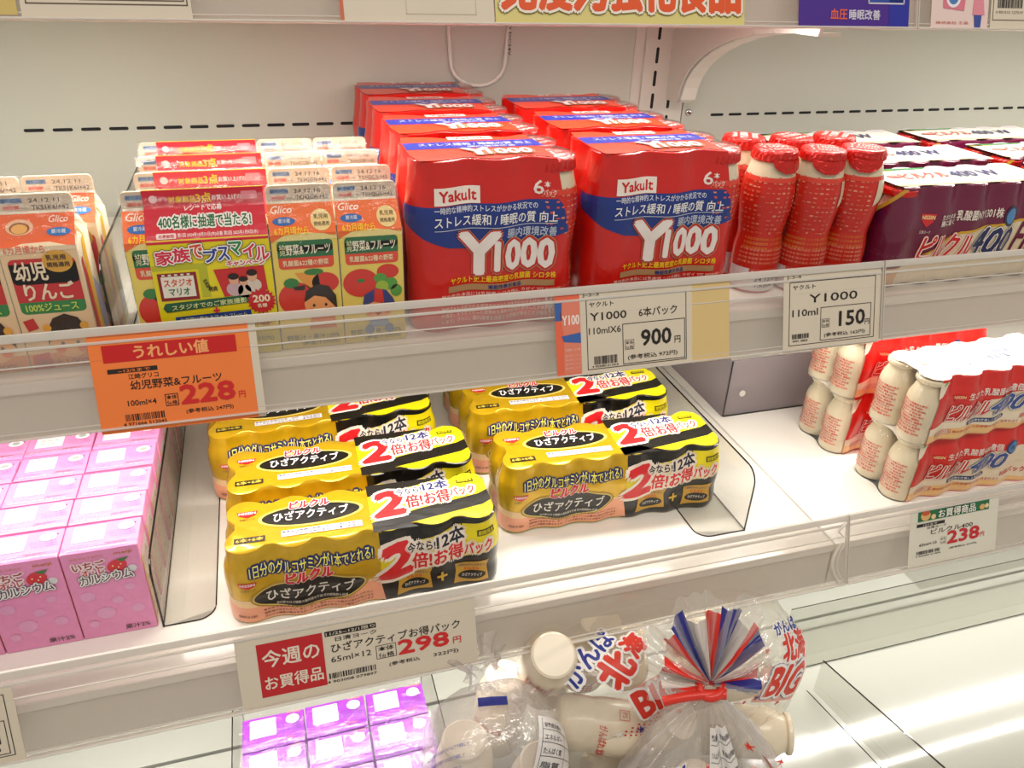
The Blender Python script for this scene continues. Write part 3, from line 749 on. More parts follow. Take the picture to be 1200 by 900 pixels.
# ================================================================== five-by-two packs: red-white and maroon
def pill_pack(kind):
    red = kind == 'red'
    t = thing('bottle_multipack', '', 'drink pack', group='red and white ten-bottle packs on the lower shelf' if red else 'maroon ten-bottle packs on the middle shelf')
    sh = Shell(5, 2, 4, 4.0, [(0, 1.8), (.4, 1.95), (1.4, 1.97), (2.4, 1.88), (3.3, 1.96), (4.6, 2.0), (5.4, 1.93), (6.8, 1.62), (7.5, 1.52)], cap=.5)
    per = sh.per; W = sh.W; D = sh.D; col = 'pill_red' if red else 'maroon'
    lf = (lambda z: 1.7) if red else (lambda z: -3.0 + max(0, z - 4.6) * 1.35)
    UB = lambda X: 2 * W - 2 * sh.r - X + 2 * sh.q + sh.Ly
    ub = lambda z: UB(lf(z))
    sh.mesh('sleeve', [lf, ub, lambda z: lf(z) + per], [col, 'wrap_film'], 'white_plastic', t, zn=18)
    pc = 'dc4a3c' if red else '8a2a50'
    for cx, cy in ((2, 2), (2, 6)): small_bottle(t, cx, cy, pc, 'bottle_cream' if red else 'foil_red', kind)
    p = Pr()
    if red:
        p.poly([(1.7, 0.2), (1.7, 2.0), (4.5, 2.5), (7, 3.3), (9, 4.5), (14, 5.0), (22, 5.4), (23, 5.2), (23, .2)], 'ead9bd', 0)
        p.poly([(1.7, .2), (1.7, 1.2), (6, 1.7), (12, 1.0), (18, .8), (23, 1.2), (23, .2)], 'efc07e', 1)
        p.poly([(1.5, 7.3), (2.6, 7.3), (2.3, 6.4), (1.9, 5.9), (1.5, 5.6)], 'e8dcc4', 1); p.poly([(1.9, 6.9), (2.6, 7.35), (2.2, 7.35)], '3f9a3a', 2)
        p.text('生きた乳酸菌400億個', 5.6, 5.0, 7.6, .78, 'f4e6da', 3, bold=.025)
        p.ell(14.4, 5.3, .85, .85, '2a3a66', 3); p.ell(14.4, 5.3, .62, .62, '3a7ac0', 4); p.text('菌', 14.1, 5.05, .6, .5, '16305a', 5)
        p.text('ピルクル', 3.8, 2.5, 5.4, 1.9, 'cf1c22', 3, bold=.05, outs=((.14, 'cf1c22'), (.1, 'f2e6da')), shear=.25)
        p.text('400', 9.3, 2.7, 4.6, 2.0, '2c4a94', 5, bold=.045, outs=((.14, '16265a'), (.1, 'f2e6da')), shear=.3)
        p.rrect(6.6, 1.75, 12.0, 2.2, .2, '24386e', 3); p.text('腸内環境を改善し 便通を改善', 6.9, 1.85, 4.8, .24, 'e8e4e0', 4)
        p.text('10本パック', 14, 1.5, 3.6, .7, 'cf1c22', 3, bold=.04)
        p.rrect(2.6, .95, 4.8, 1.5, .1, 'ead9bd', 2); p.frame(2.6, .95, 4.8, 1.5, .05, 'cf3a22', 3); p.text('機能性表示食品', 2.7, 1.1, 2, .28, 'cf3a22', 4)
        p.text('届出表示:本品には乳酸菌NY1301株が含まれます', 5.0, 1.05, 9.0, .3, 'cf5a32', 3)
    else:
        p.poly([(2.3, .2), (2.6, 1.6), (5.2, 2.3), (9, 3.9), (15, 4.5), (23.0, 4.9), (23, .2)], 'e2d2b0', 1)
        p.poly([(5.2, 2.3), (9, 3.9), (15, 4.5), (23, 4.9), (23, 5.1), (15, 4.7), (8.9, 4.1), (5.1, 2.45)], 'd9a820', 2)
        p.poly([(-3, .2), (2.3, .2), (2.6, 1.6), (-3, 1.2)], 'd9a060', 1)
        p.poly([(-2.4, 4.9), (1.5, 7.45), (.9, 7.45), (-2.6, 5.2)], 'c99a30', 2)
        p.text('生きたまま', 6.0, 5.15, 1.9, .36, 'eadfd0', 3, bold=.03); p.text('腸に届く', 6.0, 4.65, 1.9, .4, 'eadfd0', 3, bold=.03)
        p.text('乳酸菌NY1301株', 8.1, 4.95, 5.3, .75, 'eadfd0', 3, bold=.035, sl=.01)
        p.ell(14.4, 5.1, .8, .8, '28324e', 3); p.ell(14.4, 5.1, .6, .6, '4a86be', 4)
        p.text('ピルクル', 4.6, 2.0, 6.0, 1.9, 'cf1c22', 3, bold=.05, outs=((.14, 'cf1c22'), (.1, 'f2e6da')), shear=.25)
        p.text('400', 10.9, 2.1, 4.4, 2.1, '1c2c5c', 5, bold=.045, outs=((.14, '14204a'), (.1, 'f2e6da')), shear=.3)
        p.text('FINE', 16, 2.1, 4.4, 2.4, '6b1038', 5, bold=.045, shear=.3)
    p.poly([(3.9, 5.6), (5.3, 5.6), (5.1, 5.0), (4.6, 4.6), (4.1, 5.0)], 'd3262a', 3); p.text('NISSIN', 4.0, 5.2, 1.2, .28, 'f5e3a0', 4, bold=.04); p.text('日清ヨーク', 4.1, 4.1, 1.0, .25, 'e0c8c0', 3)
    p.build('side_print', lambda u, v, l: sh.pt(u, v, l), t, 'print_gloss', du=.35, dv=.45)
    zt = 7.58; tp = Pr(); xs = [2.2 + (W - 2.8) * i / 70 for i in range(71)]
    ef = [(x, sh.pt(min(max(x, 2), W - 2), 7.5)[1] + .12) for x in xs]
    c1 = 'f1ece4'
    tp.poly([(.9, 1.4)] + ef + [(W - .6, 2), (W - .6, D - 2)] + [(x, D - y) for x, y in ef[::-1]] + [(.9, D - 1.4)], c1, 1)
    if red:
        for k in range(5):
            tp.ell(2.1 + 4 * k, 1.25, 1.25, .72, 'e8a49c', 2); tp.ell(2.1 + 4 * k, 1.3, .3, .2, 'cf5a54', 3)
        tp.poly([(.9, 6.9), (W - .6, 6.9), (W - .6, 6.2), (14, 5.9), (.9, 6.3)], 'f3eee6', 2)
        tp.text('ピルクル', 4.6, 2.8, 5.4, 1.9, 'e8b8ae', 4, bold=.05, outs=((.14, 'd8605a'), (.1, 'f6eeea')), shear=.2)
        tp.text('400', 10.3, 3.0, 4.0, 1.9, '5a66b4', 4, bold=.05, shear=.25, outs=((.05, '2c3a8c'),))
    else:
        for k in range(5): tp.ell(2 + 4 * k, D - 1.2, 1.2, .6, 'ddd6dc', 2)
        tp.poly([(.9, 1.0), (W - .6, .9), (W - .6, 1.5), (.9, 1.5)], 'dcc7a0', 2)
        tp.poly([(.9, 6.8), (6, 6.9), (4, 6.2), (.9, 6.0)], 'd9c040', 2); tp.poly([(2, 6.9), (9, 6.9), (8, 6.4), (3, 6.3)], '3f8a50', 3)
        tp.text('ピルクル', 3.6, 3.2, 5.4, 1.9, 'd86050', 4, bold=.05, shear=.2)
        tp.text('400 W', 9.4, 3.2, 6.0, 1.9, '3a3a6c', 4, bold=.05, shear=.25)
    tp.ell(2.9, 4.2, .9, .5, 'd8584c', 3); tp.text('NISSIN', 2.2, 4.05, 1.4, .3, 'f5e8e0', 4, bold=.03)
    tp.build('lid_print', lambda u, v, l: (u, v, zt + l), t, 'print_gloss')
    if not red: t.scale = (1, 1, 1.29)
    return t
g = pill_pack('red'); rl = 'red and white ten-bottle drink pack, '
place(g, [((62.2, -4.6, -H), 0, rl + 'bottom front one beside the green-headed price card'),
          ((61.9, -4.9, -H + 7.62), 2.0, rl + 'stacked on top at the front'),
          ((61.3, 5.2, -H), -.5, rl + 'bottom one of the rear stack'),
          ((61.0, 5.4, -H + 7.62), .5, rl + 'stacked on top at the rear, under the price rail'),
          ((83.0, -4.4, -H), 0, rl + 'cut off by the right edge of the picture')])
g = pill_pack('maroon'); ml = 'maroon and white ten-bottle drink pack, '
place(g, [((56.4, .7, 0), -.5, ml + 'at the front beside the single red bottles'),
          ((57.1, 9.3, 0), -.5, ml + 'second row, left one behind the single bottles'),
          ((77.8, 9.2, 0), -.5, ml + 'second row, right one'),
          ((54.9, 17.8, 0), -.5, ml + 'third row, left one peeping over the others'),
          ((75.6, 17.7, 0), -.5, ml + 'third row, right one'),
          ((77.2, .5, 0), 0, ml + 'at the right edge of the picture in front')])

# ================================================================== gable-top toddler cartons
CW, CDp, CH = 4.86, 4.5, 9.3
def carton(parent, kind):
    c = bpy.data.objects.new('carton', None)
    w_, d, h = CW, CDp, CH; m = MB(); x0, x1 = .03, w_ - .03; y0, y1 = 0.03, d; ym = d / 2
    V = [(x0, y0, 0), (x1, y0, 0), (x1, y1, 0), (x0, y1, 0), (x0, y0, h), (x1, y0, h), (x1, y1, h), (x0, y1, h),
         (x0 + .05, ym - .12, 11.15), (x1 - .05, ym - .12, 11.15), (x0 + .05, ym + .12, 11.1), (x1 - .05, ym + .12, 11.1), (x0 + .75, ym, 10.6), (x1 - .75, ym, 10.6)]
    Fc = [(0, 3, 2, 1), (0, 1, 5, 4), (1, 2, 6, 5), (2, 3, 7, 6), (3, 0, 4, 7), (4, 5, 9, 8), (6, 7, 10, 11), (5, 6, 13), (5, 13, 9), (6, 11, 13), (7, 4, 12), (4, 8, 12), (7, 12, 10), (8, 9, 11, 10)]
    o = link('carton', V, Fc, 'carton_paper', parent); bevel(o, .05, 1)
    pts = [(x0 + .05, 11.0), (x1 - .05, 11.0)] + arc(x1 - .05 - .35, 12.3 - .35, .35, 0, 90, 4) + arc(x0 + .05 + .35, 12.3 - .35, .35, 90, 180, 4)
    MB().plate(pts, lambda a, b, t: (a, ym + t, b), -.11, .11).build('top_fin', 'carton_fin', o)
    sl = (ym - .15) / (11.16 - h)
    def f(u, v, l):
        if v <= h: return (u, y0 - l, v)
        if v <= 11.161: return (u, y0 + (v - h) * sl - l, v + l * .6)
        return (u, ym - .12 - l, v)
    p = Pr()
    if kind == 'apple':
        p.rect(.05, 9.3, 4.8, 11.0, 'e8622c', 1); p.rect(.05, 0.05, 4.8, 9.3, 'e9c79c', 0)
        p.ell(1.4, 10.3, .85, .42, 'e8b48c', 2); p.ell(1.4, 10.25, .62, .3, '9a5a34', 3); p.ell(1.4, 10.2, .5, .25, 'e8ac60', 4)
        p.text('Glico', 3.2, 10.5, 1.2, .35, 'f5e0d0', 3, bold=.02, shear=.3); p.ell(3.8, 10.0, .75, .22, '2a72b8', 3); p.text('要冷蔵', 3.35, 9.9, .9, .22, 'f0ece6', 4, bold=.02)
        p.poly([(.05, 9.1), (1.5, 9.45), (3.2, 9.5), (4.8, 9.2), (4.8, 9.0), (.05, 8.8)], 'ecd3ae', 2); p.text('6カ月頃から', .35, 8.85, 2.5, .5, 'e8785c', 3, bold=.035)
        p.rrect(.4, 4.4, 4.55, 8.4, .35, '1f7f3a', 1); p.rect(.4, 5.3, 4.55, 8.1, 'c6181e', 2); p.rrect(.4, 6.6, 4.55, 8.45, .35, 'c6181e', 2)
        p.text('幼児', .65, 6.9, 2.0, 1.35, 'f0d8b8', 4, bold=.045); p.text('りんご', .95, 5.45, 3.1, 1.25, 'f0d8b8', 4, bold=.045)
        p.ell(3.45, 8.2, .95, .8, 'd9a030', 4); p.text('乳児用', 2.8, 8.3, 1.2, .38, '3a2010', 6, bold=.03); p.text('規格適用', 2.75, 7.8, 1.4, .36, '3a2010', 6, bold=.03)
        p.text('100%ジュース', .75, 4.6, 3.3, .58, 'c8dc5a', 4, bold=.035)
        p.poly([(.3, 3.9), (1.0, 4.1), (1.2, 3.3), (.5, 3.1)], 'c6242a', 2); p.poly([(.3, 1.2), (1.4, 1.4), (1.5, 0.1), (.2, .1)], 'c6242a', 2)
        p.rect(.05, .1, 4.8, 1.3, 'e2873a', 1)
        p.ell(2.95, 2.1, 1.25, 1.25, 'f0ae6c', 3); p.poly([(1.55, 1.9), (1.6, 3.0), (2.2, 4.0), (3.0, 4.3), (3.8, 3.95), (4.3, 3.0), (4.35, 1.9), (3.9, 2.6), (3.2, 3.1), (2.9, 2.8), (2.3, 2.9), (1.8, 2.6)], '2a140e', 4)
        p.ell(1.7, 3.3, .28, .3, 'e8a83a', 5); p.ell(4.1, 3.3, .28, .3, 'e8a83a', 5)
        p.ell(2.45, 2.0, .12, .14, '2a140e', 5); p.ell(3.45, 2.0, .12, .14, '2a140e', 5); p.ell(2.25, 1.5, .32, .26, 'e8743c', 5); p.ell(3.65, 1.5, .32, .26, 'e8743c', 5)
        p.text('果汁100%', .5, .3, 3.6, .5, 'a84a2a', 5, bold=.03); dt, cd_ = '24.12.11', 'TKS1K6/+42'
    else:
        p.rect(.05, 9.1, 4.8, 11.0, 'ee6a20', 1); p.rect(.05, .05, 4.8, 9.3, 'e8cf5e', 0)
        p.poly([(.05, 8.9), (1.2, 9.25), (2.6, 9.35), (3.9, 9.25), (4.8, 8.95), (4.8, 8.8), (.05, 8.8)], 'ecd98c', 2)
        p.poly([(.05, 9.15), (.05, 8.7), (.9, 9.15)], 'ee6a20', 3)
        p.text('Glico', .3, 10.45, 1.5, .42, 'fae6d6', 3, bold=.02, shear=.3); p.ell(1.15, 10.0, .8, .24, '2a66b0', 3); p.text('要冷蔵', .75, 9.9, .85, .24, 'f0ece6', 4, bold=.02)
        p.ell(3.8, 10.0, .75, .62, 'ecd08c', 3); p.text('乳児用', 3.3, 10.05, 1.0, .28, '402010', 5, bold=.02); p.text('規格適用', 3.25, 9.65, 1.1, .26, '402010', 5, bold=.02)
        p.text('6カ月頃から', .4, 9.25, 2.4, .42, 'f8c828', 4, bold=.04)
        p.rrect(.45, 6.6, 4.45, 8.75, .3, 'e0492a', 1); p.rect(.45, 7.5, 4.45, 8.4, '1c6a3c', 2); p.rrect(.45, 7.9, 4.45, 8.8, .3, '1c6a3c', 2)
        p.text('幼', .6, 8.15, .4, .4, 'dfe8b0', 4); p.text('児', .6, 7.7, .4, .4, 'dfe8b0', 4); p.text('野菜&フルーツ', 1.05, 7.7, 3.2, .82, 'f3ecd0', 4, bold=.04); p.text('乳酸菌&22種の野菜', .75, 6.85, 3.3, .45, 'f6e2b8', 4, bold=.03)
        if kind == 'girl':
            p.ell(1.5, 4.2, 1.35, 1.35, 'd42a1c', 2); p.ell(3.7, 5.4, 1.0, .8, 'd42a1c', 2); p.poly([(1.5, 6.3), (3.2, 6.2), (3.3, 5.0), (2.6, 4.8)], 'e8983a', 2); p.ell(1.2, 5.5, .55, .4, '2c7a34', 3); p.ell(2.9, 6.3, .7, .25, '2c7a34', 3)
            p.ell(3.2, 3.7, 1.2, 1.15, 'f0a060', 4); p.poly([(2.0, 3.9), (2.2, 4.8), (3.0, 5.3), (3.9, 5.1), (4.4, 4.3), (4.45, 3.1), (4.1, 3.6), (3.6, 4.2), (2.8, 4.4)], '24140e', 5); p.poly([(1.3, 5.2), (2.2, 5.3), (2.1, 4.9), (1.4, 4.95)], '24140e', 5)
            p.ell(2.7, 3.6, .1, .12, '24140e', 6); p.ell(3.6, 3.6, .1, .12, '24140e', 6); p.ell(2.5, 3.15, .28, .22, 'e8703a', 6); p.ell(3.9, 3.15, .28, .22, 'e8703a', 6)
            p.poly([(2.4, 2.6), (4.2, 2.6), (4.3, 1.6), (2.2, 1.6)], 'e07a32', 3)
        else:
            p.ell(1.5, 5.1, 1.35, 1.15, 'd42a1c', 2); p.ell(1.5, 5.3, .3, .15, '2c7a34', 3); p.ell(3.6, 5.9, .85, .6, 'd42a1c', 1); p.ell(3.1, 4.7, .5, .5, '9ab82e', 4); p.ell(3.8, 4.9, .5, .5, '4f9a34', 3); p.ell(4.2, 4.3, .45, .5, '4f9a34', 3); p.ell(3.0, 5.4, .5, .4, '4f9a34', 3)
            p.ell(2.7, 3.0, 1.15, 1.0, 'f0a060', 4); p.poly([(1.5, 3.1), (1.7, 4.1), (2.6, 4.6), (3.4, 4.4), (3.9, 3.7), (4.2, 2.9), (3.7, 3.1), (2.4, 3.5)], '26387e', 5); p.poly([(2.4, 3.5), (2.5, 4.55), (3.1, 4.5), (3.2, 3.3)], 'd42a1c', 6)
            p.ell(2.3, 2.95, .1, .13, '24140e', 6); p.ell(3.2, 2.95, .1, .13, '24140e', 6); p.ell(2.0, 2.6, .22, .18, 'e8703a', 6); p.ell(3.4, 2.6, .22, .18, 'e8703a', 6); p.poly([(2.4, 2.55), (3.0, 2.55), (2.7, 2.3)], 'a02a1a', 6)
            p.poly([(2.0, 2.2), (3.4, 2.2), (3.5, 1.3), (1.9, 1.3)], '8aa0c8', 3); p.ell(2.0, 1.15, .35, .4, '5a7ab0', 5); p.ell(3.5, 1.15, .35, .4, '5a7ab0', 5)
        p.text('野菜汁・果汁100%', .45, .75, 4.0, .42, '5a6a3a', 3, bold=.02); p.text('(野菜汁分50%)', 1.6, .2, 2.8, .4, '5a6a3a', 3); dt, cd_ = '24.12.16', 'TKH2GB/+42'
        p.rect(.05, 4.9, .07, 9, '2a1a10', 3)
    p.rect(.4, 11.72, 1.7, 12.05, '7f96b4', 1); p.text('賞味期限', .42, 11.75, 1.25, .26, '4a6a98', 2, bold=.03)
    p.rect(.45, 11.28, 1.45, 11.55, 'de8a76', 1); p.text('要冷蔵', .5, 11.3, .9, .2, 'c84a3a', 2, bold=.03); p.text('10℃以下', 1.5, 11.3, .5, .12, '6a7a90', 2)
    p.text(dt, 2.1, 11.72, 1.9, .3, '4a3c34', 2, bold=.015); p.text(cd_, 2.2, 11.22, 2.3, .32, '4a3c34', 2, bold=.015)
    p.build('front_print', f, o, 'print', dv=.31)
    if kind == 'apple':
        sp = Pr(); sp.poly([(.1, 9.2), (2.2, 9.2), (2.2, 10.0)], 'e9e0cc', 1); sp.poly([(1.3, 0), (2.6, 0), (2.2, 6), (2.6, 9.2), (1.9, 10.2), (1.3, 8)], 'e6b428', 1)
        sp.poly([(.3, 0), (1.4, 0), (1.2, 6.5), (.8, 8.2), (.3, 8.0)], 'c6242a', 2); sp.poly([(2.6, 1), (4.3, 1), (4.3, 4.5), (2.6, 6)], '9aa0c8', 1)
        sp.build('side_print', lambda u, v, l: (x1 + l - .01 - max(0, v - 9.3) * .3, u, v), o, 'print', dv=.8)
    return o
def mk_film(parent, x0, x1):
    pts = [(-.09, .1), (-.09, 4.5), (-.09, 9.2), (CDp / 2 - .45, 11.0), (CDp / 2 - .18, 12.38), (CDp / 2 + .18, 12.38), (CDp / 2 + .45, 11.0), (CDp + .06, 9.2), (CDp + .06, .1)]
    m = MB(); n = len(pts); K = 14; rnd = random.Random(2)
    for i in range(K + 1):
        x = x0 - .06 + (x1 - x0 + .12) * i / K
        for y, z in pts: m.v.append((x, y - rnd.uniform(0, .03), z + rnd.uniform(-.05, .05) * (z > 9.5) * 0))
    for i in range(K):
        for j in range(n - 1): m.f.append([i * n + j, (i + 1) * n + j, (i + 1) * n + j + 1, i * n + j + 1])
    return m.build('film', 'wrap_film', parent, smooth=True)
def juice_pack(kind):
    n = 4 if kind == 'veg' else 3
    t = thing('carton_multipack', '', 'drink pack', group='toddler drink carton packs on the middle shelf')
    kinds = ['girl', 'girl', 'girl', 'boy'] if kind == 'veg' else ['apple'] * 3
    mk = {}
    for i, k in enumerate(kinds):
        if k not in mk: o = carton(t, k); mk[k] = o
        else:
            o = mk[k].copy(); C.objects.link(o); o.parent = t
            for g_ in mk[k].children: d = g_.copy(); C.objects.link(d); d.parent = o
        o.location = (i * CW * S, 0, 0)
    mk_film(t, 0, n * CW)
    if kind == 'veg':
        h = CH; sl = (CDp / 2 - .15) / (11.16 - h)
        def f(u, v, l):
            l += .1
            if v <= h: return (u, -l, v)
            if v <= 11.161: return (u, (v - h) * sl - l, v + l * .5)
            return (u, CDp / 2 - .15 - l, v)
        x0, x1 = 1.5, 9.65
        q_ = MB()
        prof = [.05, 4, 9.3, 11.16, 11.165, 12.4]
        for l_ in (-.06, 0):
            for z in prof:
                for x in (x0 + (12.4 - z) * .0, x1): q_.v.append(f(x, z, l_))
        n_ = len(prof)
        for k in range(n_ - 1):
            a = 2 * k; b = 2 * n_ + 2 * k
            q_.f += [[b, b + 1, b + 3, b + 2], [a + 2, a + 3, a + 1, a], [a, b, b + 2, a + 2], [a + 1, a + 3, b + 3, b + 1]]
        q_.f += [[0, 1, 2 * n_ + 1, 2 * n_], [2 * n_ - 2, 4 * n_ - 2, 4 * n_ - 1, 2 * n_ - 1]]
        st = q_.build('promo_sticker', 'yellow', t)
        p = Pr(); p.rect(x0, .05, x1, 9.35, 'e6d41a', 0); p.rect(x0, 9.15, x1, 12.38, 'd01f34', 1)
        p.ell(2.2, 11.75, .28, .28, 'f0c8c8', 2); p.text('グリコ', 2.5, 11.6, 1.0, .25, 'f4dada', 3, shear=.2)
        p.text('対象商品', 3.2, 11.45, 1.8, .45, 'f8c81e', 3, bold=.04); p.text('3点', 5.05, 11.4, 1.0, .7, 'f8c81e', 3, bold=.05); p.text('お買い上げの', 6.1, 11.55, 2.0, .36, 'fdf0ec', 3, bold=.02); p.text('レシートで応募', 4.2, 10.85, 2.5, .4, 'fdf0ec', 3, bold=.03)
        p.rrect(8.1, 11.5, 9.2, 12.1, .1, 'e88a94', 2); p.text('詳しくは', 8.2, 11.75, .9, .22, 'fff', 3) if 0 else None
        p.text('400名様に抽選で当たる!', 2.4, 9.95, 6.2, .68, '1a6a3a', 3, bold=.05, outs=((.09, 'f6f0ea'),))
        p.rrect(2.2, 9.4, 3.5, 9.7, .08, 'f4d8d4', 2); p.text('応募期間', 2.35, 9.45, 1.0, .18, 'c82a3a', 3); p.text('第1回 2024年10月31日(木)必着 第2回 2025年1月8日(水)', 3.6, 9.42, 5.4, .26, 'fbe6e0', 3)
        cx = 1.95
        for s_, c_, w_ in (('家', 'd8284a', 1.1), ('族', 'd8284a', 1.1), ('で', 'e0492a', .8), ('ブ', '24449a', .9), ('ス', '24449a', .75), ('マ', '1f8a4a', .85), ('イ', 'd8284a', .8), ('ル', 'd8284a', .9)):
            p.text(s_, cx, 7.85 + .25 * math.sin(cx * 2), w_, .98, c_, 5, bold=.05, outs=((.13, '3a1a10'), (.09, 'faf3ea'))); cx += w_ + .06
        p.text('キャンペーン', 6.6, 7.25, 2.6, .42, 'd8284a', 5, bold=.05, outs=((.1, 'faf3ea'),))
        p.rect(1.8, 4.9, 4.4, 7.0, '8a1a20', 2); p.rect(2.0, 5.15, 4.2, 6.75, 'e9e2d2', 3); p.text('スタジオ', 2.15, 6.0, 1.9, .55, 'd8482a', 4, bold=.04); p.text('マリオ', 2.4, 5.3, 1.4, .55, '1f6a4a', 4, bold=.04)
        for k in range(5): p.rect(2.1 + .42 * k, 6.8, 2.3 + .42 * k, 6.92, 'e9e2d2', 3)
        p.text('写真館で', 4.75, 6.3, .9, .3, '3a2a10', 3, rot=-1.2, bold=.03); p.text('特典', 5.1, 5.4, .6, .4, '3a2a10', 3, bold=.03)
        p.poly([(5.6, 7.05), (9.1, 7.15), (9.2, 5.2), (6.1, 4.9)], 'c82a2a', 2)
        for hx, hy, rr, cc in ((6.9, 6.2, .42, 'c9a9b0'), (7.55, 6.0, .34, 'd8c0a8'), (8.2, 6.4, .42, 'd8c8b8')):
            p.ell(hx, hy - .75, rr * 1.4, .55, cc, 3); p.ell(hx, hy, rr * .8, rr, 'e0a888', 4); p.ell(hx, hy + rr * .6, rr * .9, rr * .6, '241410', 5)
        p.poly([(2.0, 4.0), (8.2, 4.35), (8.2, 4.95), (2.0, 4.7), (1.8, 4.35)], '16583a', 3); p.text('スタジオでのご家族撮影', 2.4, 4.12, 5.2, .42, 'd8e09a', 4, bold=.03, sl=.045)
        p.star(8.65, 4.35, .85, 1.05, 20, 'c8202a', 4); p.text('200', 8.05, 4.3, 1.2, .55, 'fbe8c8', 5, bold=.05); p.text('名様', 8.3, 3.85, .7, .32, 'fbe8c8', 5, bold=.04)
        p.rect(2.5, 3.0, 7.8, 3.6, '24408a', 3, sl=.03); p.text('お部屋に飾れるフォトフレーム', 2.8, 3.15, 4.7, .32, 'd8e0b0', 4, bold=.02, sl=.03)
        p.text('+', 5.2, 3.7, .4, .4, 'd8284a', 4, bold=.08)
        p.text('外れた方にWチャンス', 2.5, 2.3, 2.0, .34, '3a2010', 3, bold=.03); p.text('200名様', 4.6, 2.25, 2.0, .55, 'c8202a', 3, bold=.05); p.text('にグリコ商品が4箱届く!', 6.3, 2.35, 3.1, .4, 'a82a20', 3, bold=.04)
        p.poly([(1.55, 7.6), (5.2, 7.6), (5.2, 5.0), (4.6, 5.0), (4.6, 7.2), (1.55, 7.2)], 'b8b82a', 1)
        p.text('野菜汁・果汁100%(野菜汁分50%)', 2.2, 1.0, 7, .5, '8a8a3a', 2)
        p.build('sticker_print', f, st, 'print_gloss', dv=.31)
    return t
g = juice_pack('veg'); cl = 'pack of vegetable and fruit toddler cartons, '
place(g, [((-9.05, 0, 0), 0, cl + 'frontmost above the orange price card'), ((-8.7, 5.0, 0), -.5, cl + 'second from the front'),
          ((-8.9, 10.2, 0), .5, cl + 'third from the front'), ((-9.3, 15.4, 0), 0, cl + 'fourth, at the back of its row')])
g = juice_pack('apple'); cl = 'pack of apple juice toddler cartons at the left end of the shelf, '
place(g, [((-26.6, .6, 0), 0, cl + 'front one'), ((-26.0, 5.4, 0), 0, cl + 'rear one')])

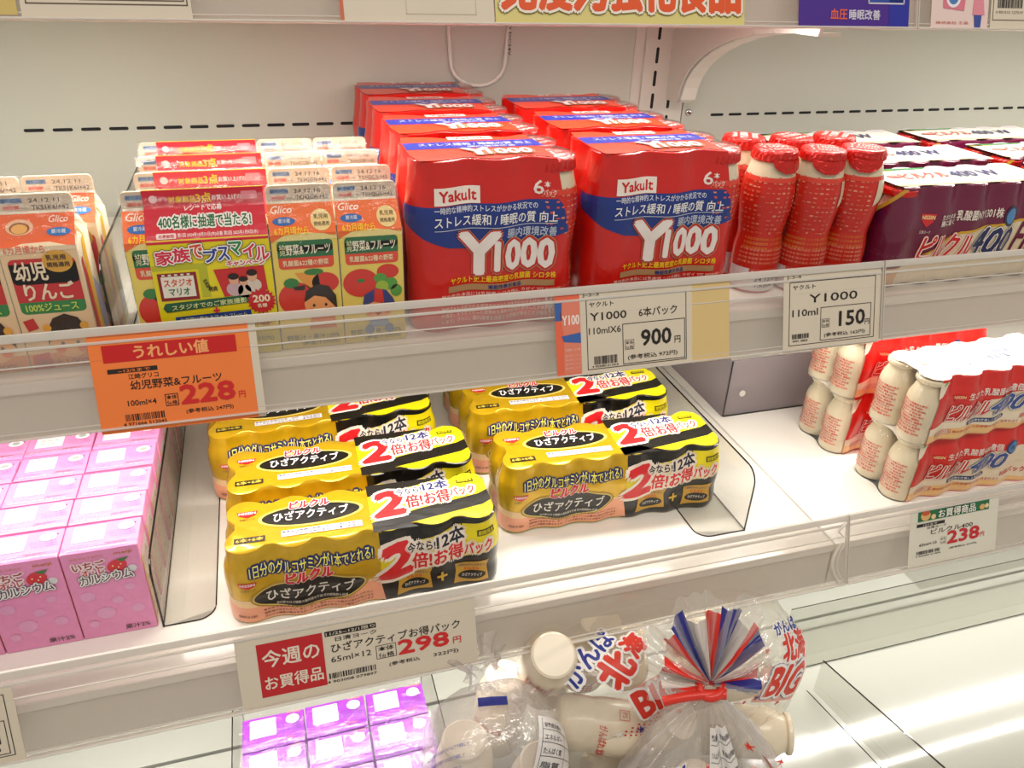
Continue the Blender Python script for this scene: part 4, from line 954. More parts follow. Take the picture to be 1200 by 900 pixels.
# ================================================================== brick cartons (pink and purple)
BW, BD, BH = 5.76, 3.7, 9.14
def brick_carton(kind):
    pink = kind == 'pink'
    t = thing('drink_carton', '', 'drink carton', group='pink drink cartons in rows on the lower shelf' if pink else 'purple drink cartons on the bottom deck')
    o = MB().box(.04, BW - .04, .04, BD - .04, 0, BH).build('body', 'pink' if pink else 'purple', t); bevel(o, .14, 3)
    # folded seam ridge over the top front
    bevel(MB().box(.1, BW - .1, .02, .9, BH - .02, BH + .06).build('fold_flap', 'pink' if pink else 'purple', t), .04, 1)
    tp = Pr(); dk = 'b0609a' if pink else '54106a'; lt = 'f3cfe2' if pink else 'dcb8e8'
    tp.rect(.75, 1.35, 3.1, 3.3, 'f6f4ec', 1); tp.text('賞味期限', .95, 2.95, 1.0, .2, '7a7a72', 2); tp.text('25.05.19', 1.1, 2.35, 1.5, .26, '9a9a90', 2); tp.text('AE 1330', 1.2, 1.85, 1.2, .22, '9a9a90', 2)
    tp.ell(4.65, 2.75, .62, .5, 'f8f6f0', 1); tp.ell(4.65, 2.75, .34, .26, 'a9b0a8' if pink else 'e9e6e9', 2); tp.ell(5.3, 2.95, .08, .08, '4a2040', 1)
    for k in range(3): tp.text('ストローさしこみ口 開け方', 3.4 + .1 * k, 2.1 - .3 * k, 1.9, .18, dk, 1)
    tp.text('飲む前によく振ってください 直射日光を避けて保存', .4, .5, 3.0, .22, lt, 4, bold=.02); tp.text('種類別 清涼飲料水', 3.2, .55, 1.7, .22, '6a5a3a' if pink else 'e09a5a', 4, bold=.02); tp.text('栄養成分表示 1本当り', .5, .2, 4.4, .2, lt, 4)
    if not pink: tp.text('meiji', 4.2, 3.35, 1.2, .22, 'e89a5a', 2, bold=.05)
    tp.build('top_print', lambda u, v, l: (u, v, BH + l + (.055 if v < .95 else 0)), t, 'print_gloss')
    p = Pr()
    p.text('meiji', 3.9, 8.45, 1.3, .3, 'c8782a', 2, bold=.05); p.text('牛乳からうまれた', .7, 8.5, 2.4, .2, 'c8925a', 2)
    if pink:
        p.text('いちご', .75, 7.4, 2.3, .8, 'a83a4a', 4, bold=.05, outs=((.12, 'f2e4e4'),)); p.text('オ・レ', 1.3, 6.85, 1.6, .55, 'c8404a', 4, bold=.05, outs=((.12, 'f2e4e4'),))
        p.text('カルシウム', 1.0, 5.9, 3.9, .9, '5a5a62', 6, bold=.03, outs=((.14, '5a4a52'), (.1, 'f4f0f0')), sl=.05)
        p.ell(3.9, 7.35, .75, .62, 'd8303e', 3, rot=.4); p.poly([(3.9, 8.0), (4.9, 8.15), (4.4, 7.7)], '3a7a3a', 4)
        for a, b in ((3.6, 7.4), (4.0, 7.2), (3.8, 7.0), (4.2, 7.5)): p.ell(a, b, .06, .08, 'f2d8a0', 4)
        p.ell(4.95, 6.9, .35, .35, 'd8d8dc', 3)
        for a, b, r_ in ((1.2, 4.6, .55), (4.4, 5.0, .4), (2.2, 2.6, .7), (4.6, 2.6, .5), (1.1, 1.6, .4), (3.3, 3.8, .45)): p.ell(a, b, r_, r_ * .9, 'e3a2cc', 1)
    p.text('果汁2%', 3.3, .45, 1.9, .5, '4a3a30' if pink else 'e8d8f0', 3, bold=.02)
    p.build('front_print', lambda u, v, l: (u, .04 - l, v), t, 'print_gloss')
    if pink:
        sp = Pr(); sp.rect(.3, .2, 3.4, 7.8, 'd8c4bc', 0); sp.rect(.15, .3, .42, 7.9, 'e8b030', 1)
        rnd = random.Random(4)
        for k in range(60):
            a, b = rnd.uniform(.5, 3.0), rnd.uniform(.4, 7.6); sp.rect(a, b, a + rnd.uniform(.15, .6), b + .14, rnd.choice(('8a7a7a', 'b09a9a', 'f0e6e0', 'e0a06a')), 2)
        sp.build('side_print', lambda u, v, l: (BW - .045 + l, u, v), t, 'print_gloss')
    return t
ordn = ['first', 'second', 'third', 'fourth', 'fifth', 'sixth', 'seventh', 'eighth', 'ninth']
g = brick_carton('pink'); rnd = random.Random(11); spots = []
for r_ in range(8):
    for c_ in range(4):
        spots.append(((-12.15 - BW * (c_ + 1) + rnd.uniform(-.04, .04) + .06 * r_, -2.85 + 3.79 * r_ + rnd.uniform(-.05, .05), -H), rnd.uniform(-.6, .6),
                      'pink strawberry drink carton, %s row from the front, %s column left of the clear divider' % (ordn[r_], ordn[c_])))
place(g, spots)
g = brick_carton('purple'); spots = []
for r_ in range(4):
    for c_ in range(3):
        spots.append(((-7.2 + 5.85 * c_, -2.75 - 3.7 - 3.78 * r_, -46.7), rnd.uniform(-.7, .7), 'purple drink carton on the bottom deck, %s row from the back, %s from the left' % (ordn[r_], ordn[c_])))
place(g, spots)
t = thing('shrink_film', 'crinkled clear film over the purple drink cartons', 'plastic film')
m = MB(); rnd = random.Random(8); n1, n2 = 30, 24
for j in range(n2 + 1):
    for i in range(n1 + 1): m.v.append((-7.3 + 17.7 * i / n1, -2.6 - 15.3 * j / n2, -46.7 + BH + .22 + rnd.uniform(0, .14)))
for j in range(n2):
    for i in range(n1): a = j * (n1 + 1) + i; m.f.append([a, a + n1 + 1, a + n1 + 2, a + 1])
m.build('top_film', 'wrap_film', t, smooth=True)
t = thing('clear_divider', 'thin clear divider standing left of the purple cartons', 'shelf divider')
MB().plate([(-20, 0), (4, 0), (4, 9.5), (-20, 9.5)], lambda a, b, c: (-8.0 + c, a, -46.8 + b), -.06, .06).build('blade', 'acrylic_clear', t)
outline_tube([(-8.0, 4, -46.6), (-8.0, 4, -37.3), (-8.0, -20, -37.3)], .08, 'blade_edge', t)
t = thing('clear_divider', 'thin clear divider standing right of the purple cartons', 'shelf divider')
MB().plate([(-20, 0), (4, 0), (4, 9.5), (-20, 9.5)], lambda a, b, c: (11.4 + c, a, -46.8 + b), -.06, .06).build('blade', 'acrylic_clear', t)
outline_tube([(11.4, 4, -46.6), (11.4, 4, -37.3), (11.4, -20, -37.3)], .08, 'blade_edge', t)

# ================================================================== bags of bottles on the bottom deck
class Blob:
    def __init__(s, c, ax, seed, amp=.05): s.c = Vector(c); s.ax = Vector(ax); s.amp = amp; r = random.Random(seed); s.w = [(Vector((r.uniform(-1, 1), r.uniform(-1, 1), r.uniform(-1, 1))) * r.uniform(3, 9), r.uniform(0, 6), r.uniform(.4, 1)) for _ in range(9)] + [(Vector((r.uniform(-1, 1), r.uniform(-1, 1), r.uniform(-1, 1))) * r.uniform(14, 26), r.uniform(0, 6), .35) for _ in range(9)]
    def surf(s, d, l=0):
        d = Vector((d.x / s.ax.x, d.y / s.ax.y, d.z / s.ax.z)).normalized()
        n = sum(k * (1 - abs(math.sin(w_.dot(d) + p)) * 2) for w_, p, k in s.w) / len(s.w)
        r = (1 + s.amp * n) / (abs(d.x) ** 2.7 + abs(d.y) ** 2.7 + abs(d.z) ** 2.7) ** (1 / 2.7)
        q = Vector((d.x * s.ax.x, d.y * s.ax.y, d.z * s.ax.z)) * r
        q = s.c + q + q.normalized() * l
        if q.z < -46.6: q.z = -46.6
        return q
    def patch(s, p0, rot=0):
        """flat artwork round p0 pressed onto the bag; u to the right, v up as seen from the aisle"""
        p0 = Vector(p0); n = (p0 - s.c); n.normalize(); tx = Vector((.957, -.289, .035)); tx = (tx - n * tx.dot(n)).normalized(); ty = n.cross(tx); ty = ty if ty.z > 0 else -ty
        a, b = tx * math.cos(rot) + ty * math.sin(rot), -tx * math.sin(rot) + ty * math.cos(rot)
        return lambda u, v, l: tuple(s.surf(p0 + a * u + b * v - s.c, .18 + l * 1.5))
    def mesh(s, name, m, parent, nu=120, nv=80):
        V = []; Fc = []
        for j in range(nv + 1):
            ph = -PI / 2 + PI * j / nv
            for i in range(nu):
                th = 2 * PI * i / nu; V.append(tuple(s.surf(Vector((math.cos(th) * math.cos(ph) * s.ax.x, math.sin(th) * math.cos(ph) * s.ax.y, math.sin(ph) * s.ax.z)))))
        for j in range(nv):
            for i in range(nu): k = (i + 1) % nu; Fc.append([j * nu + i, j * nu + k, (j + 1) * nu + k, (j + 1) * nu + i])
        o = link(name, V, Fc, m, parent)
        bm = bmesh.new(); bm.from_mesh(o.data); bmesh.ops.remove_doubles(bm, verts=bm.verts, dist=1e-5); bm.to_mesh(o.data); bm.free(); return o
BB = [(1.6, 0), (2.3, .05), (2.5, .35), (2.55, 2.0), (2.4, 3.0), (2.4, 3.3), (2.55, 3.9), (2.55, 6.6), (2.35, 7.4), (1.9, 8.1), (1.75, 8.5), (1.75, 8.7)]
t = thing('drink_bottle', '', 'bottle', group='cream drink bottles inside the bags on the bottom deck')
mat('bottle_pale', 'ecdfc6', .35, coat=.3, vary=.04)
autosmooth(MB().lathe(BB, seg=32).build('bottle_body', 'bottle_pale', t), 40)
MB().lathe([(1.98, 8.55), (2.05, 8.7), (2.0, 9.0), (1.8, 9.12)], seg=32).build('foil_lid', 'bottle_pale', t)
p = Pr()
for k in range(7):
    p.text('種類別名称乳製品乳酸菌飲料', -3.9 + .38 * k, 1.4, 5.0 - .4 * (k % 3), .26, 'e07a50', 2, bold=.05, rot=0) if 0 else p.text('種類別名称乳製品乳酸菌飲料要冷蔵', -2.6 + .4 * k + .3, 1.2, 5.4 - .6 * (k % 3), .27, 'e07a50', 2, bold=.05, rot=PI / 2)
p.frame(1.4, 5.4, 2.4, 6.4, .1, 'e07a50', 2); p.text('PS', 1.65, 5.7, .5, .45, 'e07a50', 2, bold=.04)
for k in range(8):
    for j in range(3): p.ell(-6.5 + .42 * k, 1.0 + .42 * j, .17, .17, 'c83a38', 2, 8)
p.text('がんばれ 北海', 3.0, 3.6, 3.2, .8, 'd8402c', 2, bold=.05)
p.build('label_print', lathe_fn(BB, R0=2.5), t, 'print', du=.5, dv=.6)
bl = 'cream drink bottle, '
def orient(o, loc, ax_dir, spin):
    q = Vector(ax_dir).normalized().to_track_quat('Z', 'Y'); o.rotation_mode = 'QUATERNION'
    o.rotation_quaternion = q @ Matrix.Rotation(spin, 4, 'Z').to_quaternion(); o.location = Vector(loc) * S
Rv = (.957, -.289, .035); Tc = (-.27, -.8, .45)
bs = [((21.4, -7.6, -33.8), (-.1, -.5, .8), 0, 'end-on near the price rail in the left half of the big bag'),
      ((21.2, -12.6, -34.8), (.94, -.33, -.1), 2.6, 'lying sideways at the middle left of the big bag'),
      ((25.6, -7.0, -36.0), (.1, -.2, .95), 1, 'upright behind the lettering at the top left of the big bag'),
      ((28.0, -12.4, -39.5), (.4, -.5, .8), 4, 'leaning beside the twisted knot'),
      ((34.5, -11.5, -35.5), (.96, -.2, .25), 1.4, 'lying sideways behind the striped gather'),
      ((37.0, -12.8, -41.2), (.9, -.4, .1), 0, 'lying low at the right end of the big bag'),
      ((30.3, -21.2, -43.0), (.05, -.1, 1), .4, 'upright in the middle of the tied bag'),
      ((37.0, -24.5, -43.2), (-.1, -.35, .9), 2, 'leaning at the right side of the tied bag'),
      ((25.2, -23.6, -43.4), (.1, .05, 1), 5.2, 'upright at the left side of the tied bag'),
      ((31.5, -27.0, -43.6), (-.1, .1, 1), 3.2, 'at the front of the tied bag'),
      ((16.8, -7.5, -42.5), (.1, 0, 1), 2, 'upright low at the far left of the big bag'),
      ((25.5, -13.5, -44.0), (.9, .3, .1), 3, 'lying on the deck under the big bag lettering'),
      ((22.5, -5.0, -40.5), (.2, 0, 1), 4, 'at the back of the big bag on the left'),
      ((31.5, -6.0, -39.0), (-.2, 0, 1), 5, 'at the back of the big bag in the middle'),
      ((38.5, -7.0, -40.0), (.1, 0, 1), 1, 'at the back of the big bag on the right'),
      ((17.6, -16.6, -42.0), (.05, -.1, 1), .2, 'upright in the small left bag behind the white label'),
      ((12.0, -14.0, -41.4), (0, 0, 1), 3.0, 'upright at the back of the small left bag')]
for i, (loc, ad, sp, lab) in enumerate(bs):
    o = t if i == 0 else dup(t, (0, 0, 0), 0, '')
    o['label'] = bl + lab; orient(o, loc, ad, sp)
NAV, RED = '20308e', 'dc3520'
big = Blob((32.8, -9.3, -36.8), (16.0, 7.6, 10.3), 3, .06)
t = thing('drink_bag', 'large clear bag of drink bottles lettered BIG, behind the tied bag on the bottom deck', 'bag', group='clear bags of bottles on the bottom deck')
big.mesh('bag_film', 'bag_film', t)
p = Pr()
for k, ch in enumerate('がんば'): p.text(ch, -2.4 + 1.75 * k, .6, 1.55, 1.75, NAV, 6, bold=.05, outs=((.22, 'f2efec'),))
p.text('北', -.9, -2.3, 2.8, 2.6, RED, 6, bold=.09, outs=((.2, 'f2efec'),)); p.text('海', 2.3, -2.0, 2.0, 2.2, RED, 6, bold=.09, outs=((.2, 'f2efec'),))
p.build('left_lettering', big.patch((25.3, -13.2, -28.4), .95), t, 'print', du=.5, dv=.5)
p = Pr(); p.rect(-3.4, -2.4, 4.4, 1.7, 'f0b4a2', 1); p.text('BIG', -2.2, -1.6, 5.2, 3.0, RED, 6, bold=.07, outs=((.36, NAV), (.3, 'f2efec'),), shear=.1)
p.text('北海', -1.2, 1.9, 4.2, 2.6, RED, 6, bold=.08, outs=((.22, 'f2efec'),)); p.text('がんば', -1.8, 4.6, 3.9, 1.3, NAV, 6, bold=.05, outs=((.18, 'f2efec'),))
for a, b, c_ in ((-3.2, 3.5, RED), (-4, .5, RED), (-2.9, -1.8, NAV), (1.5, -2.6, RED), (-4.6, -2.4, RED)): p.star(a, b, .16, .5, 5, c_, 2)
p.build('right_lettering', big.patch((44.2, -16.4, -32.2), .12), t, 'print', du=.5, dv=.5)
p = Pr(); p.poly([(-1.2, -1.8), (4.0, -1.8), (4.0, 1.6), (-1.2, 1.6)], 'f0b4a2', 1); p.poly([(-.6, -6.5), (1.6, -6.5), (1.9, -2.2), (-.4, -2.2)], 'eba693', 1); p.text('BIG', -1.8, -1.2, 4.4, 2.4, RED, 5, bold=.07, outs=((.24, 'f2efec'),), shear=.1)
for a, b, c_ in ((-4.8, -1.4, 'f4eee8'), (-2.8, -2.2, NAV), (-4.2, -4.2, RED), (-.8, -3.2, RED), (-.9, -5.4, RED), (.8, -2.6, 'f4eee8'), (-2.6, -6.0, RED)): p.star(a, b, .18, .6, 5, c_, 2)
for k in range(16):
    for j in range(5): p.ell(-4.4 + .36 * (k % 16), -1.5 - .34 * j, .13, .13, 'd03c3c', 2, 8) if (k + j) % 2 else None
p.build('middle_lettering', big.patch((28.9, -16.2, -30.0), .5), t, 'print', du=.5, dv=.5)

# tied bag: gathers under the knot, striped fan above it
K_ = Vector((31.9, -19.4, -25.6)); base = Vector((32.2, -22.4, -46.6))
t = thing('tied_bag', 'tied clear bag with knot and red, blue and white striped gather on top', 'bag', group='clear bags of bottles on the bottom deck')
def body_pt(a, s_, l=0):
    """a round the bag, s_ from the knot (0) to the deck (1)"""
    prof = [(0, .55), (.05, .8), (.15, 2.6), (.3, 5.2), (.5, 7.4), (.7, 8.6), (.9, 8.8), (1, 7.5)]
    for (x0, r0), (x1, r1) in zip(prof, prof[1:]):
        if s_ <= x1: u = (s_ - x0) / (x1 - x0); r = r0 + (r1 - r0) * u; break
    r *= 1 + (.10 * math.sin(17 * a) + .05 * math.sin(31 * a + 1)) * (1 - s_ * .75) + .03 * math.sin(5 * a + 7 * s_)
    ctr = K_ + (base - K_) * s_
    return ctr + Vector((math.sin(a) * (r + l), -math.cos(a) * (r + l) * .85, 0))
V = []; Fc = []; na, ns = 200, 40
for j in range(ns + 1):
    for i in range(na): V.append(tuple(body_pt(2 * PI * i / na, j / ns)))
for j in range(ns):
    for i in range(na): k = (i + 1) % na; Fc.append([j * na + i, (j + 1) * na + i, (j + 1) * na + k, j * na + k])
link('bag_film', V, Fc, 'bag_film_milky', t)
Rw = Vector((.957, -.289, .035)); Uw = Vector((.10, .30, .95)).normalized(); Fw = Rw.cross(Uw); Fw = Fw if Fw.y > 0 else -Fw   # Fw points away from the shopper
def fan_pt(deg, r, l=0):
    a = math.radians(deg); pl = math.sin(deg * .22) * .6 * min(1, r / 3) + math.sin(deg * .6 + 1) * .2 * min(1, r / 3)
    return K_ + Rw * (r * math.cos(a) * (.72 + .1 * math.sin(a))) + Uw * (r * math.sin(a) + .3) + Fw * (pl - l - 1.6 * math.sin(a) * 0 + .05 * r * r * .4)
stripes = [(205, 188, 'r'), (188, 172, 'w'), (172, 158, 'r'), (158, 148, 'c'), (148, 134, 'r'), (134, 127, 'n'), (127, 118, 'n'), (118, 98, 'w'), (98, 84, 'r'), (84, 62, 'n'), (62, 52, 'w'), (52, 40, 'r'), (40, 28, 'n'), (28, 18, 'c'), (18, 0, 'r'), (0, -12, 'n'), (-12, -20, 'c')]
mat('ribbon_red', 'dd2c1a', .4, coat=.3, bump=.3); mat('ribbon_navy', '262a86', .4, coat=.3, bump=.3); mat('ribbon_white', 'd9d0c8', .4, coat=.3, bump=.3)
for a0, a1, c_ in stripes:
    if c_ == 'c': m_ = 'bag_film'
    else: m_ = {'r': 'ribbon_red', 'n': 'ribbon_navy', 'w': 'ribbon_white'}[c_]
    n = max(3, int(abs(a0 - a1) / 2)); V = []; Fc = []; rr = 6.2 + .5 * math.sin(a0)
    if a0 > 150: rr = 5.6 if c_ != 'r' or a0 < 180 else 3.6
    for l_ in (0, .05):
        for j in range(9):
            for i in range(n + 1): V.append(tuple(fan_pt(a0 + (a1 - a0) * i / n, .25 + (rr - .25) * j / 8, l_)))
    B_ = 9 * (n + 1)
    for j in range(8):
        for i in range(n):
            q = j * (n + 1) + i; Fc.append([q, q + 1, q + n + 2, q + n + 1]); Fc.append([B_ + q, B_ + q + n + 1, B_ + q + n + 2, B_ + q + 1])
    link({'r': 'red_stripe', 'n': 'navy_stripe', 'w': 'white_stripe', 'c': 'clear_stripe'}[c_], V, Fc, m_, t, smooth=True)
V = []; Fc = []; n = 110
for j in range(12):
    for i in range(n + 1):
        d = 195 - 210 * i / n; V.append(tuple(fan_pt(d, .4 + (7.6 + .5 * math.sin(d * .13) - .4) * j / 11, .12) + Fw * (.25 * math.sin(d * .5 + j * .4))))
for j in range(11):
    for i in range(n): q = j * (n + 1) + i; Fc.append([q, q + 1, q + n + 2, q + n + 1])
link('clear_gather', V, Fc, 'bag_film', t, smooth=True)
kn = MB()
kn.tube([K_ + Vector((1.0 * math.cos(a), -.9 * math.sin(a) - .1, -.1 + .15 * math.sin(2 * a))) for a in [2 * PI * i / 16 for i in range(17)]], .42, 8)
kn.tube([K_ + Rw * x + Vector((0, -.8, -.1 - .05 * x * x)) for x in (-4.2, -3.2, -2.2, -1.2, 0, .9)], .42, 8)
kn.build('red_tie', 'ribbon_red', t, smooth=True)
p = Pr(); p.rect(-2.1, -5.2, 2.1, 4.6, 'ddd8d2', 1)
for k in range(9): p.rect(-1.9, 3.6 - k, 2.0, 3.64 - k, '5a5a60', 3); p.text(('熱量', 'たんぱく質', '脂質', '炭水化物', '食塩相当量', 'カルシウム', '原材料名', '内容量', '製造者')[k], -1.75, 3.85 - k, 1.2, .36, '4a4a55', 3); p.text('乳製品乳酸菌飲料', 0, 3.85 - k, 1.9, .3, '4a4a55', 3)
p.rect(-.35, -5.2, -.31, 4.4, '5a5a60', 3)
def labmap(u, v, l):
    a = (-.05 + u / 6.5); s_ = .33 - v / 21; q = body_pt(a, s_, .3 + l * 1.5); return tuple(q)
p.build('nutrition_label', labmap, t, 'print', du=.3, dv=.5)
p = Pr(); p.text('がんば', -6.6, .6, 3.2, 1.2, NAV, 5, bold=.05, outs=((.16, 'f2efec'),)); p.text('北海', -6.2, -1.4, 3.0, 1.6, RED, 5, bold=.08, outs=((.16, 'f2efec'),)); p.rect(-7.5, -3.6, -2.8, -1.9, 'f0b4a2', 1); p.text('毎日の健康に', -7.2, -3.2, 4.0, .8, RED, 3, bold=.03)
p.poly([(2.7, -6), (4.4, -6), (4.0, 1), (2.6, 1.4)], 'eba693', 1); p.poly([(5.6, -5), (7.4, -5), (6.2, 1), (5.4, 1.2)], 'eba693', 1)
for k in range(12):
    for j in range(7): p.ell(2.9 + .3 * j, -6 + .5 * k, .13, .16, 'c8343a', 2, 8) if (k + j) % 2 else None
for a_, b_, c_ in ((-2.6, 2.0, RED), (4.8, 2.2, RED), (7.8, -1.0, RED), (-8.2, .4, NAV)): p.star(a_, b_, .15, .45, 5, c_, 2)
p.build('printed_band', lambda u, v, l: tuple(body_pt(u / 6.5, .33 - v / 21, .2 + l * 1.5)), t, 'print', du=.3, dv=.5)

small = Blob((14.6, -14.6, -37.5), (6.4, 5.4, 9.6), 9, .05)
t = thing('drink_bag', 'small clear bag of bottles with barcode label beside the purple cartons', 'bag', group='clear bags of bottles on the bottom deck')
small.mesh('bag_film', 'bag_film_milky', t, 100, 70)
nk = MB(); V = []; Fc = []
for j in range(10):
    for i in range(40):
        a = 2 * PI * i / 40; r = (1.2 + .16 * abs(j - 3) ** 1.2) * (1 + .2 * math.sin(9 * a + j * .3)); q = Vector((14.6 - .1 * j, -11.6 + .2 * j, -28.4 + .26 * j)) + Vector((r * math.cos(a), r * .8 * math.sin(a), 0)); V.append(tuple(q))
for j in range(9):
    for i in range(40): k = (i + 1) % 40; Fc.append([j * 40 + i, j * 40 + k, (j + 1) * 40 + k, (j + 1) * 40 + i])
link('bag_neck', V, Fc, 'bag_film_milky', t, smooth=True)
p = Pr(); p.rect(-1.3, 1.6, .9, 2.4, '24308e', 2)
p.build('blue_marks', small.patch((14.2, -16.4, -29.4), .1), t, 'print', du=.4, dv=.4)
p = Pr()
for k in range(17): p.text('保存上の注意 直射日光を避けて10℃以下で保存して', -3.2 + .2 * (k % 3), 2.8 - .62 * k, 4.2 - .5 * (k % 4), .26, '5a62a8', 2, sl=.2)
p.build('fine_print', small.patch((11.2, -18.6, -33.8), .12), t, 'print', du=.5, dv=.5)
p = Pr(); p.rect(-2.3, -6.2, 2.6, 4.0, 'e4e0dc', 1)
for k in range(7): p.rect(-2.0, 3.0 - .8 * k, 2.4, 3.04 - .8 * k, '50505a', 3); p.text(('栄養成分表示', 'エネルギー', 'たんぱく質', '脂質', '炭水化物', '食塩相当量', 'カルシウム')[k], -1.8, 3.15 - .8 * k, 1.9, .36, '50505a', 3)
p.rect(.6, -1.9, .64, 3.0, '50505a', 3); p.rect(-2.0, -1.9, -1.96, 3.8, '50505a', 3); p.rect(2.36, -1.9, 2.4, 3.8, '50505a', 3); p.bars(-1.7, -5.0, 3.4, 2.5, '26286a', 3, 30)
p.build('barcode_label', small.patch((17.9, -18.8, -33.6), -.12), t, 'print', du=.5, dv=.5)

# ================================================================== price cards
def card(name, label, x0, x1, s0, s1, dy, dz, m, art, off=.03, group='price cards along the rails', skew=0):
    f0 = railfn(dy, dz)
    f = lambda a, b, t: f0(a + skew * (b - s0), b, t)
    t = thing(name, label, 'price card', (0, 0, 0), group=group)
    MB().plate([(x0, s0), (x1, s0), (x1, s1), (x0, s1)], f, off, off + .03).build('card', m, t)
    p = Pr(); art(p)
    hh = s1 - s0; g_ = lambda u, v, l: f(x0 + u, s1 - v, off + .02 + l)     # u from left, v up from the bottom edge
    p.build('card_print', g_, t, 'print')
    return t
K = '221c18'; RDD = 'c9222a'
def art_orange(p):
    w_, h = 11.0, 6.85
    p.rect(.85, 5.15, 9.85, 6.4, 'c9181a', 1); p.text('うれしい値', 2.9, 5.3, 5.0, .95, 'f7a86a', 2, bold=.05)
    p.rect(1.0, 4.35, 4.3, 4.68, K, 1); p.text('~12/5まで', 1.7, 4.4, 2.1, .22, 'f4803a', 2)
    p.text('江崎グリコ', 2.3, 3.85, 2.0, .38, K, 1); p.text('幼児野菜&フルーツ', 2.35, 3.05, 6.2, .68, K, 1, bold=.02)
    p.text('100ml×4', 2.0, 1.9, 1.9, .4, K, 1); p.frame(4.5, 1.6, 5.4, 2.5, .05, K, 1); p.text('本体', 4.6, 2.1, .7, .3, K, 2); p.text('価格', 4.6, 1.7, .7, .3, K, 2)
    p.text('228', 5.6, 1.65, 3.7, 1.35, 'd02222', 2, bold=.06); p.text('円', 9.6, 1.65, .45, .5, 'd02222', 2)
    p.text('(参考税込 247円)', 5.8, .85, 3.3, .38, K, 1); p.bars(1.7, .8, 2.7, .5, K, 1, 32); p.text('4 971666 512045', 1.5, .45, 2.9, .24, K, 1)
card('price_card', 'orange price card reading 228 yen below the toddler cartons', -12.4, -1.6, .45, 7.75, 0, 0, 'card_orange', art_orange)
o = card('card_backing', 'narrow white strip of card at the right edge of the orange price card', -1.62, -1.05, .45, 7.75, 0, 0, 'card_cream', lambda p: p.rect(.02, .02, .04, .04, 'd9cdb9', 1), off=.0)
def art_900(p):
    W_, h = 10.5, 7.15
    p.frame(.6, .35, 9.9, 6.3, .06, K, 1); p.text('J-2-3', .3, 6.5, 1.5, .32, '6a6a60', 1)
    p.text('ヤクルト', .9, 5.65, 2.2, .4, K, 1); p.text('Y1000', .95, 4.5, 3.3, .65, K, 1, bold=.01); p.text('6本パック', 5.4, 4.45, 3.6, .78, K, 1, bold=.015)
    p.text('110mlX6', .8, 3.35, 2.9, .55, K, 1, bold=.005); p.frame(3.85, .5, 9.75, 4.0, .06, K, 1)
    p.frame(4.05, 1.75, 4.9, 2.6, .04, '6a625a', 1); p.text('本体', 4.12, 2.2, .7, .3, '6a625a', 1); p.text('価格', 4.12, 1.8, .7, .3, '6a625a', 1)
    p.text('900', 5.6, 1.95, 2.8, 1.35, K, 1, bold=.04); p.text('円', 8.75, 1.9, .55, .6, K, 1, bold=.02)
    p.text('(参考税込 972円)', 4.3, .8, 4.7, .48, K, 1); p.bars(1.2, .75, 2.1, .7, K, 1, 36); p.text('4 903080 011818', 1.0, .5, 2.4, .18, K, 1)
card('price_card', 'cream price card reading 900 yen for the six-pack', 24.55, 35.0, .55, 7.45, 0, 0, 'card_cream', art_900)
def art_six(p):
    p.rect(0, 0, 2.2, 6.9, 'e8694a', 1); p.rect(0, 4.7, .6, 6.2, '3a62a8', 2); p.poly([(.6, .2), (.7, 3.5), (.4, 5.2), (.7, 6.2), (2.2, 6.4), (2.2, .2)], 'e2826a', 2)
    p.text('Y100', .6, 4.3, 1.5, .8, 'f6e4da', 3, bold=.06); p.poly([(.5, 3.4), (2.2, 3.6), (2.2, 2.7), (.7, 2.9)], '3a62a8', 3); p.text('乳酸菌 シロタ株', .8, 2.1, 1.3, .2, 'f2c0b0', 3)
    for k in range(4): p.text('睡眠の質向上 ストレス', .75, 1.6 - .35 * k, 1.4, .2, 'f2b0a0', 3)
card('promo_card', 'red promotional card with a bottle picture, tucked left of the 900 yen card', 22.4, 24.5, .55, 7.4, 0, 0, 'card_cream', art_six)
card('promo_card', 'plain beige card right of the 900 yen card', 35.0, 38.7, .5, 7.55, 0, 0, 'card_yellow' if 'card_yellow' in MATS else (mat('card_yellow', 'dcbf83', .5) and 'card_yellow'), lambda p: p.rect(.02, .02, .1, .1, 'dcbf83', 1), off=.0)
def art_150(p):
    p.frame(.6, .55, 9.9, 6.35, .06, K, 1); p.text('J-3-4', .3, 6.6, 1.5, .32, '6a6a60', 1)
    p.text('ヤクルト', .95, 5.65, 2.4, .4, K, 1); p.text('Y1000', 2.7, 4.35, 5.2, .75, K, 1, bold=.02)
    p.text('110ml', .95, 3.2, 2.7, .62, K, 1, bold=.01); p.frame(3.95, .75, 9.5, 3.85, .06, K, 1)
    p.frame(4.1, 1.95, 4.95, 2.75, .04, '6a625a', 1); p.text('本体', 4.17, 2.4, .7, .28, '6a625a', 1); p.text('価格', 4.17, 2.02, .7, .28, '6a625a', 1)
    p.text('150', 6.0, 1.95, 2.8, 1.35, K, 1, bold=.04); p.text('円', 8.85, 1.85, .5, .5, K, 1, bold=.02)
    p.text('(参考税込 162円)', 4.4, 1.0, 4.5, .42, K, 1); p.bars(.95, 1.15, 1.8, .45, K, 1, 36); p.text('4901 0804', 1.0, .85, 1.6, .2, K, 1)
card('price_card', 'cream price card reading 150 yen for one bottle', 44.2, 54.7, .4, 7.6, 0, 0, 'card_cream', art_150)
